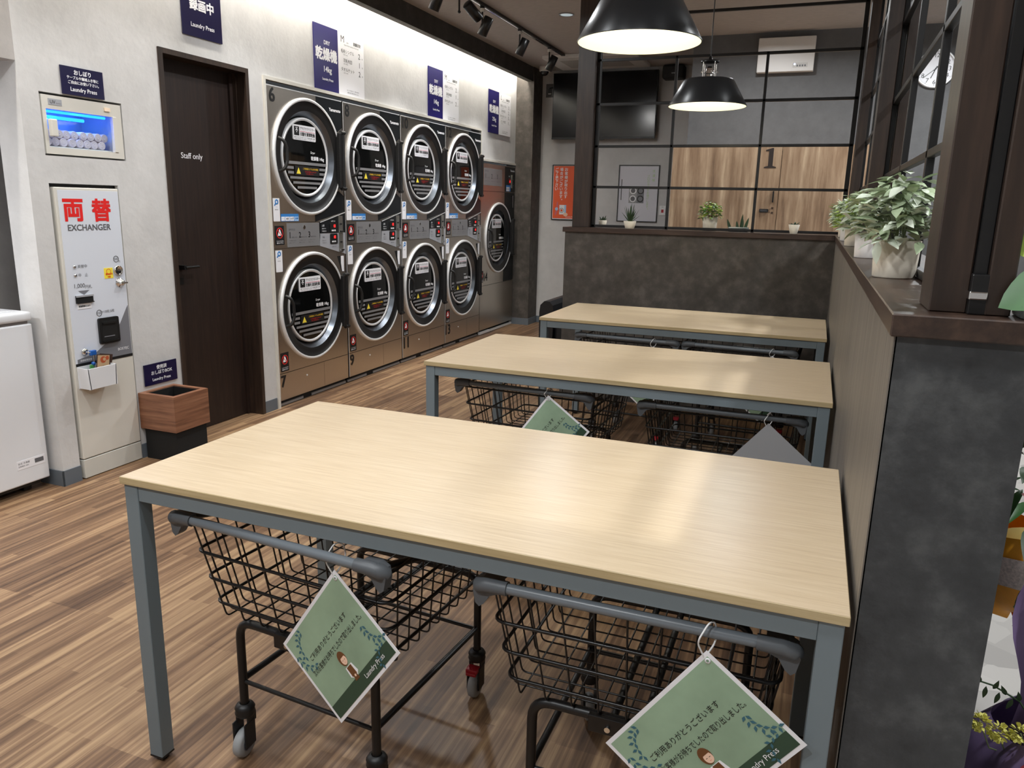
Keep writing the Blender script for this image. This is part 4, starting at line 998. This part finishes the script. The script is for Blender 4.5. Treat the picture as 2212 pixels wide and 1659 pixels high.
m = MB((0, 0, 0), **BW).box(-.30, .12, -.078, .30, .52, -.02, BLACKM); m.build('wall_bracket', t)
t = thing('loudspeaker', 'small black loudspeaker beside the television top, behind the steel grid', 'speaker', (-.14, YB - .09, 2.635))
m = MB((0, 0, 0), **BW).box(-.105, 0, -.09, .115, .135, .07, mat('speaker_black', (14, 14, 15), .7), .02, 3); m.build('cabinet', t)
m = MB((0, 0, 0), **BW).text('YAMAHA', -.01, .045, .05, .055, INKW, .0715, .01); m.build('lettering', t)
# ceiling cassette
m = MB().box(-1.30, 6.42, CEIL - .035, -.36, 7.10, CEIL, WINWHITE, .006).box(-1.16, 6.55, CEIL - .037, -.50, 6.97, CEIL - .034, mat('ac_grille', (170, 166, 160), .6))
tag(m.build('ceiling_air_conditioner', loc=(-.83, 6.76, CEIL)), 'flat white ceiling air conditioner panel above the television', 'air conditioner')
# posters
t = thing('orange_poster', 'framed orange poster with white vertical lettering, left of the brown post', 'poster', (-1.21, YB, 1.188))
def pm(): return MB((1.21 - 1.21, 0, 0), **BW)
m = pm(); w2, h2 = .228, .602
m.box(-w2, 0, .002, -w2 + .008, h2, .016, BLACKP).box(w2 - .008, 0, .002, w2, h2, .016, BLACKP).box(-w2 + .008, 0, .002, w2 - .008, .008, .016, BLACKP).box(-w2 + .008, h2 - .008, .002, w2 - .008, h2, .016, BLACKP); m.build('frame', t)
m = pm().box(-w2 + .008, .008, .002, w2 - .008, h2 - .008, .006, PAPER).box(-w2 + .014, .016, .006, w2 - .014, h2 - .014, .0065, ORANGE)
for i, tx in enumerate(('ご了承下さい', '場合がございます。', 'お客様が取り出す')):
    a = -w2 + .034 + i * .055; m.text(tx, a, h2 - .03 - .042 * len(tx), a + .036, h2 - .03, INKW, .0072, .02, vert=True)
m.box(-.135, .06, .0065, -.075, .165, .0078, PAPER).box(-.075, .07, .0065, -.055, .165, .0076, INKLB).disc(-.108, .105, .026, .0078, .0084, INKG, 20).disc(-.108, .105, .021, .0084, .009, PAPER, 20).disc(-.108, .105, .014, .009, .0094, ORANGE, 16).poly([(-.19, .05), (-.175, .05), (-.15, .12), (-.155, .20), (-.165, .20), (-.175, .12)], .0065, .0074, INKPINK).disc(-.168, .12, .018, .0074, .008, INKLB, 12).disc(-.06, .06, .026, .0078, .0086, SKIN, 16, .02)
m.text('Laundry Press', -.09, .024, .08, .042, INKW, .0075, .01); m.build('print', t)
t = thing('washing_poster', 'framed pale grey poster picturing four washer doors, behind the steel grid', 'poster', (-.455, YB, 1.190))
w2, h2 = .222, .600
m = pm(); m.box(-w2, 0, .002, -w2 + .009, h2, .016, BLACKP).box(w2 - .009, 0, .002, w2, h2, .016, BLACKP).box(-w2 + .009, 0, .002, w2 - .009, .009, .016, BLACKP).box(-w2 + .009, h2 - .009, .002, w2 - .009, h2, .016, BLACKP); m.build('frame', t)
PALE = mat('poster_pale', (224, 224, 232), .12)
m = pm().box(-w2 + .009, .009, .002, w2 - .009, h2 - .009, .006, PALE).box(-.10, .20, .006, -.01, .375, .0068, LGREY).box(-.01, .20, .006, .065, .375, .0068, EXG)
for (a, b, c_) in ((-.055, .330, INKW), (-.055, .245, INKW), (.028, .330, INKB), (.028, .245, INKB)): m.disc(a, b, .036, .0068, .0074, c_, 22).disc(a, b, .025, .0074, .008, INKG if c_ is INKW else EXG, 20)
m.text('洗濯機', .145, .42, .175, .56, GREENL, .0068, .0, vert=True).text('プロの洗濯をお届けします。', .095, .12, .12, .50, GREENL, .0068, 0, vert=True).box(-.19, .23, .006, -.18, .45, .0066, INKG)
m.build('print', t)
m = MB((0, YB, 0), **BW).rrect(-.213, 1.268, -.145, 1.368, .004, 0, .008, WHITE).box(-.19, 1.295, .008, -.165, 1.328, .012, RED).box(-.186, 1.352, .008, -.168, 1.355, .0088, INKG)
tag(m.build('call_button', loc=(-.18, YB, 1.268)), 'white wall plate with a red button beside the washing poster', 'switch')
# grey alcove wall: white unit and clock
t = thing('wall_air_unit', 'white rectangular air unit on the grey wall behind the steel grid', 'air conditioner', (1.01, 5.95, 2.458))
m = MB((0, 0, 0), **BW).box(-.222, 0, .002, .222, .268, .07, WINWHITE, .006); m.build('casing', t)
m = MB((0, 0, 0), **BW).box(.06, .03, .07, .175, .065, .0712, mat('ac_panel', (196, 192, 188), .5)).disc(.075, .055, .007, .0712, .0725, mat('led_blue', (170, 190, 255), .5, emit=4), 10)
for i in range(4): m.box(.09 + i * .02, .036, .0712, .102 + i * .02, .05, .0716, INKG)
m.build('control_panel', t)
t = thing('wall_clock', 'round white wall clock with black numerals seen between the right posts', 'clock', (2.127, 5.95, 2.447))
def km(): return MB((0, -.002, 0), **BW)
m = km().lathe(0, 0, [(.142, 0), (.142, .028), (.134, .032), (.128, .026)], SILVER, 48); m.build('rim', t)
m = km().disc(0, 0, .130, .004, .018, PAPER, 48)
for i in range(12):
    a = PI / 2 - (i + 1) * PI / 6; x, y = .098 * math.cos(a), .098 * math.sin(a)
    m.text(str(i + 1), x - .016, y - .016, x + .016, y + .016, INKB, .0186, .0); m.disc(.121 * math.cos(a), .121 * math.sin(a), .0025, .018, .0184, INKB, 6)
m.build('dial', t)
m = km()
def hand(ang, ln, w, c):
    dx, dy = math.sin(ang), math.cos(ang)
    m.poly([(-dx * .02 + dy * w, -dy * .02 - dx * w), (dx * ln + dy * w, dy * ln - dx * w), (dx * ln - dy * w, dy * ln + dx * w), (-dx * .02 - dy * w, -dy * .02 + dx * w)], c, c + .001, INKB)
hand(math.radians(202), .075, .003, .0195); hand(math.radians(231), .105, .0018, .021); hand(math.radians(42), .040, .003, .020); m.disc(0, 0, .006, .019, .023, INKB, 12); m.build('hands', t)
# wood-grain cubicle with door 1
t = thing('wooden_cubicle', 'wood-grain cubicle with a large dark numeral 1 and handle, behind the grid', 'cubicle', (1.3, 5.35, 0))
def cm(): return MB((-1.3, 0, 0), **BW)
m = cm().box(.235, 0, -.58, .265, 1.84, -.024, CUBW).box(1.085, .0, -.03, 1.72, 1.84, 0, CUBW).box(.235, 1.80, -.58, 1.72, 1.84, -.031, CUBW).box(1.69, 0, -.58, 1.72, 1.80, -.031, CUBW); m.build('carcass', t)
dr = cm().box(.237, .01, -.022, 1.081, 1.838, 0, CUBW).build('door', t)
m = cm().box(1.040, 1.405, 0, 1.050, 1.492, .020, BLACKM); m.build('handle', dr)
m = cm().poly([(.955, 1.668), (1.045, 1.668), (1.045, 1.675), (1.018, 1.683), (1.018, 1.818), (1.006, 1.818), (.960, 1.803), (.960, 1.794), (.984, 1.797), (.984, 1.683), (.955, 1.675)], .0003, .002, mat('numeral_brown', (44, 34, 30), .5)); m.build('numeral', dr)
m = cm().rrect(.950, 1.328, 1.018, 1.354, .004, .0003, .012, BLACKP).text('MIWA', .958, 1.334, 1.008, 1.348, INKG, .0126, 0); m.build('lock', dr)
m = cm().text('開', 1.038, 1.352, 1.056, 1.368, BOOKB, .0008, .02).text('閉', 1.038, 1.316, 1.056, 1.332, BOOKB, .0008, .02).tube([(1.034, 1.360, .001), (1.024, 1.350, .001), (1.023, 1.338, .001), (1.032, 1.328, .001)], .001, BOOKB, 6); m.build('lettering', dr)

# black armchair behind the half wall end
t = thing('armchair', 'black leather armchair peeking out behind the back half wall', 'armchair', (-.21, 5.0, 0))
for sx in (-1, 1):
    m = MB(); cx_ = sx * .36
    prof = [(-.055, .14), (.055, .14), (.06, .50), (.052, .560), (.025, .592), (-.02, .592), (-.052, .560), (-.06, .50)]
    m.frame((cx_, -.36, 0), (1, 0, 0), (0, 0, 1), (0, 1, 0)); m.poly(prof, 0, .70, LEATHER); m.build('armrest', t)
MB().box(-.30, -.34, .14, .30, .30, .42, LEATHER, .03, 3).build('seat', t)
MB().box(-.30, .22, .14, .30, .36, .74, LEATHER, .03, 3).build('backrest', t)
for sx in (-1, 1):
    for yy in (-.30, .30): MB().box(sx * .36 - .025, yy - .025, 0, sx * .36 + .025, yy + .025, .14, mat('leg_redwood', (140, 84, 58), .4)).build('leg', t)

# ================================================================== plants on the ledges
rnd = random.Random(3)
def pot_mesh(r0, r1, h, m_): return MB().lathe(0, 0, [(.001, 0), (r0 - .002, 0), (r0, .003), (r1, h), (r1 - .004, h + .001), (r1 - .006, h - .012), (.001, h - .014)], m_, 32)
def foliage(m, h, spread, top, n, ls, lw, mats, low=.0, drop=.25):
    for i in range(n):
        a = rnd.random() * 2 * PI; q_ = rnd.random() ** .6; rr = spread * q_ ; z = h + low + (top - low) * (rnd.random() ** .8) * (1 - .35 * q_)
        p = (rr * math.cos(a), rr * math.sin(a), z)
        d = Vector((math.cos(a + rnd.uniform(-.9, .9)), math.sin(a + rnd.uniform(-.9, .9)), rnd.uniform(-.35, .75)))
        m.leaf(p, d, (rnd.uniform(-.4, .4), rnd.uniform(-.4, .4), 1), ls * rnd.uniform(.7, 1.2), lw * rnd.uniform(.8, 1.15), rnd.choice(mats), .2, drop)
def stems(m, h, spread, top, n):
    for i in range(n):
        a = rnd.random() * 2 * PI; r_ = spread * rnd.uniform(.3, .9); z = h + top * rnd.uniform(.5, .95)
        z = h + top * rnd.uniform(.35, .7)
        m.tube([(.012 * math.cos(a), .012 * math.sin(a), h - .012), (r_ * .4 * math.cos(a), r_ * .4 * math.sin(a), h + top * .3), (r_ * math.cos(a), r_ * math.sin(a), z)], .0011, STEMM, 5)
PG = 'potted artificial plants on the ledges'
def plant(label, x, y, r0, r1, h, potm, spread, top, n, ls, lw, mats, low=0, nst=14, drop=.25):
    t = thing('potted_plant', label, 'plant', (x, y, CAPZ), 0, PG)
    pot_mesh(r0, r1, h, potm).build('pot', t)
    m = MB(); foliage(m, h, spread, top, n, ls, lw, mats, low, drop)
    stems(m, h, spread, top, nst)
    m.build('foliage', t)
    MB().disc(0, 0, r1 - .007, h - .016, h - .010, SOIL, 20).build('soil', t)
    return t
plant('largest leafy plant in a beige pot, nearest on the right ledge', 1.558, .735, .044, .049, .082, POTC, .074, .160, 290, .047, .024, [LEAF1, LEAF1, LEAF2, LEAF2], -.010, 20)
plant('frosty green plant in a white pot, second on the right ledge', 1.548, 1.53, .040, .044, .084, POTW, .072, .14, 240, .045, .022, [LEAF2, LEAF1, LEAF2], -.008)
plant('lime green bushy plant in a beige pot, third on the right ledge', 1.545, 2.45, .040, .043, .083, POTC, .080, .135, 320, .036, .011, [LEAF3, LEAF3, LEAF1], -.01)
plant('sage green plant in a white pot, fourth on the right ledge', 1.545, 3.10, .040, .043, .085, POTW, .08, .135, 220, .042, .020, [LEAF1, LEAF2], -.012)
plant('farthest leafy plant on the right ledge, tucked in the corner', 1.548, 3.68, .040, .043, .085, POTC, .08, .125, 220, .040, .018, [LEAF2, LEAF3, LEAF1], -.012)
plant('round bright green bush in a pale pot behind the steel grid', .716, 4.205, .044, .050, .088, POTC, .066, .110, 330, .026, .019, [LEAF3, LEAF1, LEAF5, LEAF3], -.010, 8)
def succulent(label, x, y, n, ln, w, h, r0, r1, lift):
    t = thing('succulent_pot', label, 'plant', (x, y, CAPZ), 0, PG)
    pot_mesh(r0, r1, h, POTC).build('pot', t)
    m = MB()
    for i in range(n):
        a = 2 * PI * i / n * 1.618 + i * .3; el = lift[0] + (lift[1] - lift[0]) * i / n
        d = (math.cos(a) * math.cos(el), math.sin(a) * math.cos(el), math.sin(el)); l_ = ln * (.65 + .5 * i / n)
        m.leaf((math.cos(a) * .008, math.sin(a) * .008, h - .006), d, (0, 0, 1), l_, w, LEAF4, .5, -.05, (.7, 1, .9, .7, .4, .0))
    m.build('foliage', t); return t
succulent('spiky dark aloe in a small cement pot in front of the washing poster', .206, 4.045, 16, .115, .014, .050, .030, .043, (.6, 1.5))
succulent('tiny flat dark succulent in a cream pot at the right of the back ledge', 1.256, 4.045, 16, .034, .014, .058, .022, .034, (.1, .7))
succulent('tiny dark succulent in a cement pot next to the left brown post', -.030, 4.225, 14, .040, .014, .048, .022, .030, (.3, 1.2))
t = thing('agave_plant', 'dark green agave with pointed blades between the bush and grid upright', 'plant', (.90, 4.21, CAPZ), 0, PG)
MB().box(-.06, -.03, 0, .07, .03, .03, GREYPOT, .006).build('pot', t)
m = MB()
for (x, ln, lean) in ((.025, .105, .05), (.055, .085, .25), (.0, .06, -.2), (-.06, .075, -.35), (.03, .07, .1)): m.leaf((x * .8, 0, .012), (math.sin(lean), .05, math.cos(lean)), (0, -1, 0), ln, .02, LEAF4, .4, 0, (.6, 1, .95, .8, .5, 0))
m.build('foliage', t)
# big-leaf plant on the near end of the right ledge
t = thing('leafy_plant', 'plant with big glossy green leaves at the right edge of the photo', 'plant', (1.700, .085, CAPZ), 0, PG)
m = MB().box(-.036, -.030, 0, .040, .030, .052, GREYPOT, .004); m.build('pot', t)
m = MB()
WS = (.0, .55, .95, 1.0, .82, .5, .22, 0)
m.leaf((.018, -.035, .066), (-.86, .03, -.50), (-.25, -.8, .55), .098, .070, LEAF5, .16, .05, (0, .6, .95, 1, .9, .7, .42, .0))
m.leaf((0, -.03, .062), (.4, -.5, .25), (0, -.5, 1), .075, .055, LEAF5, .18, .25, WS)
m.leaf((-.018, .0, .080), (-.5, .2, .8), (0, -1, .2), .060, .038, LEAF3, .2, .1, WS)
m.leaf((.0, -.01, .085), (-.35, -.2, .9), (0, -1, .3), .075, .045, LEAF5, .2, .1, WS)
m.leaf((.02, .0, .075), (.6, .3, .6), (0, -.6, 1), .075, .05, LEAF5, .2, .2, WS)
for p in ((.018, -.035, .066), (0, -.03, .062), (-.018, 0, .08), (0, -.01, .085), (.02, 0, .075)): m.tube([(0, 0, .03), (p[0] * .5, p[1] * .5, .055), p], .002, STEMM, 6)
m.build('foliage', t)

# ================================================================== congratulatory flowers beside the entrance
def sheet(m, pts_grid, mm):
    nr, nc = len(pts_grid), len(pts_grid[0]); vs = [p for row in pts_grid for p in row]
    m.add(vs, [(i * nc + j, i * nc + j + 1, (i + 1) * nc + j + 1, (i + 1) * nc + j) for i in range(nr - 1) for j in range(nc - 1)], mm, True)
def wrap(m, prof, mm, lobes=7, amp=.12, n=56, cx=0, cy=0):
    g = []
    for (r, z) in prof:
        row = []
        for i in range(n + 1):
            a = 2 * PI * i / n; rr = r * (1 + amp * math.sin(lobes * a + z * 9) * min(1, r / .1)); row.append((cx + rr * math.cos(a), cy + rr * math.sin(a), z + .015 * math.sin(3 * a + 1)))
        g.append(row)
    sheet(m, g, mm)
t = thing('flower_stand', 'purple wrapped flower arrangement with yellow blooms, lower right corner', 'flowers', (1.925, .42, 0))
m = MB(); wrap(m, [(.09, 0), (.10, .08), (.125, .18), (.150, .27), (.125, .33), (.10, .36)], PURPLE, 6, .10); m.build('wrapping', t)
m = MB()
g = [[(-.080 + .02 * math.sin(z * 6) + .10 * k / 6, .03 + .02 * math.sin(k * 1.3), .30 + z * .36) for k in range(7)] for z in [i / 8 for i in range(9)]]
sheet(m, g, PURPLE); m.build('wrapping_fold', t)
m = MB()
for k in range(5): m.leaf((-.055 + .02 * k, -.10 - .005 * k, .36), (-.3 + .2 * k, -.3, -.9), (0, -1, .3), .085, .035, CRIMSON, .3, .1)
m.build('ribbon', t)
for (x, y, z, n_) in ((-.150, -.085, .398, 16), (-.118, -.085, .385, 14), (-.082, -.085, .392, 12)):
    m = MB()
    for i in range(n_ * 5):
        v = Vector((rnd.gauss(0, 1), rnd.gauss(0, 1), rnd.gauss(0, .6))).normalized(); m.leaf(Vector((x, y, z)) + v * .012, v, (rnd.random(), rnd.random(), 1), .009, .009, PETAL, .3, .1, (.5, 1, .9, .6))
    m.tube([(x, y, z), (x + .03, y + .03, z - .07), (-.02, 0, .28)], .0015, STEMM, 5)
    m.build('bloom', t)
m = MB(); pts = [(-.02, .0, .34), (-.075, -.02, .42), (-.125, -.03, .448), (-.172, -.03, .455)]; m.tube(pts, .0018, LEAF4, 6)
for i in range(9):
    k = i / 8; p = Vector(pts[1]).lerp(Vector(pts[3]), k); m.leaf(p, (rnd.uniform(-.4, .2), -.3, -1 if i % 2 else .6), (0, -1, 0), .026, .009, LEAF4, .3, .2)
m.build('branch', t)
t = thing('flower_stand', 'orange ribboned flower arrangement with dark fern leaves, right edge', 'flowers', (1.915, .78, -.0))
m = MB(); wrap(m, [(.012, .425), (.06, .44), (.085, .47), (.115, .54), (.135, .60), (.12, .64)], AMBER, 5, .10); m.build('wrapping', t)
m = MB(); wrap(m, [(.135, .53), (.142, .60)], LACE, 5, .06); m.build('lace_band', t)
m = MB()
m.leaf((-.105, -.08, .56), (-.2, -.1, -1), (0, -1, .1), .175, .03, AMBER, .1, .0, (.9, 1, 1, .95, .8, .5, 0)); m.leaf((-.09, -.09, .60), (-.7, -.2, .55), (0, -1, .2), .07, .045, AMBER, .3, .3); m.leaf((-.085, -.09, .62), (.6, -.2, .55), (0, -1, .2), .08, .05, mat('ribbon_gold', (240, 214, 130), .4), .3, .3); m.leaf((-.11, -.08, .64), (.8, -.2, -.3), (0, -1, .4), .10, .04, MATS['ribbon_gold'], .3, .1)
m.build('ribbon', t)
m = MB()
for i in range(150):
    a = rnd.uniform(0, 2 * PI); z = rnd.uniform(.66, .98); r_ = rnd.uniform(.02, .16)
    m.leaf((r_ * math.cos(a), r_ * math.sin(a), z), (math.cos(a), math.sin(a), rnd.uniform(-.6, .5)), (rnd.uniform(-.3, .3), rnd.uniform(-.3, .3), 1), rnd.uniform(.06, .12), rnd.uniform(.012, .035), rnd.choice([LEAF4, LEAF5, LEAF4]), .3, .3)
for j in range(3):
    pts = [(-.03, -.08, .64), (-.02 + .02 * j, -.17, .62 - .03 * j), (-.06 + .04 * j, -.22, .54 - .04 * j)]; m.tube(pts, .0018, LEAF4, 6)
    for i in range(7):
        k = i / 6; p = Vector(pts[0]).lerp(Vector(pts[1]), k) if i < 3 else Vector(pts[1]).lerp(Vector(pts[2]), (k - .4) / .6)
        m.leaf(p, (rnd.uniform(-1, 1), -.2, rnd.uniform(-1, -.1)), (0, -1, .3), .05, .011, LEAF4, .3, .3)
m.tube([(0, 0, .55), (0, 0, .9)], .006, LEAF4, 6)
MB().tube([(0, 0, .46), (.05, .02, .40), (.09, .03, .0)], .010, BLACKM, 8).lathe(.09, .03, [(.11, 0), (.11, .012), (.001, .016)], BLACKM, 24).build('stand', t)
m.build('foliage', t)
m = MB()
for (x, z) in ((.0, .80), (-.03, .76)):
    for i in range(6): m.leaf((x, -.13, z), (math.cos(i), -.5, math.sin(i)), (0, -1, 0), .035, .02, PETALP, .3, .2)
m.build('bloom', t)
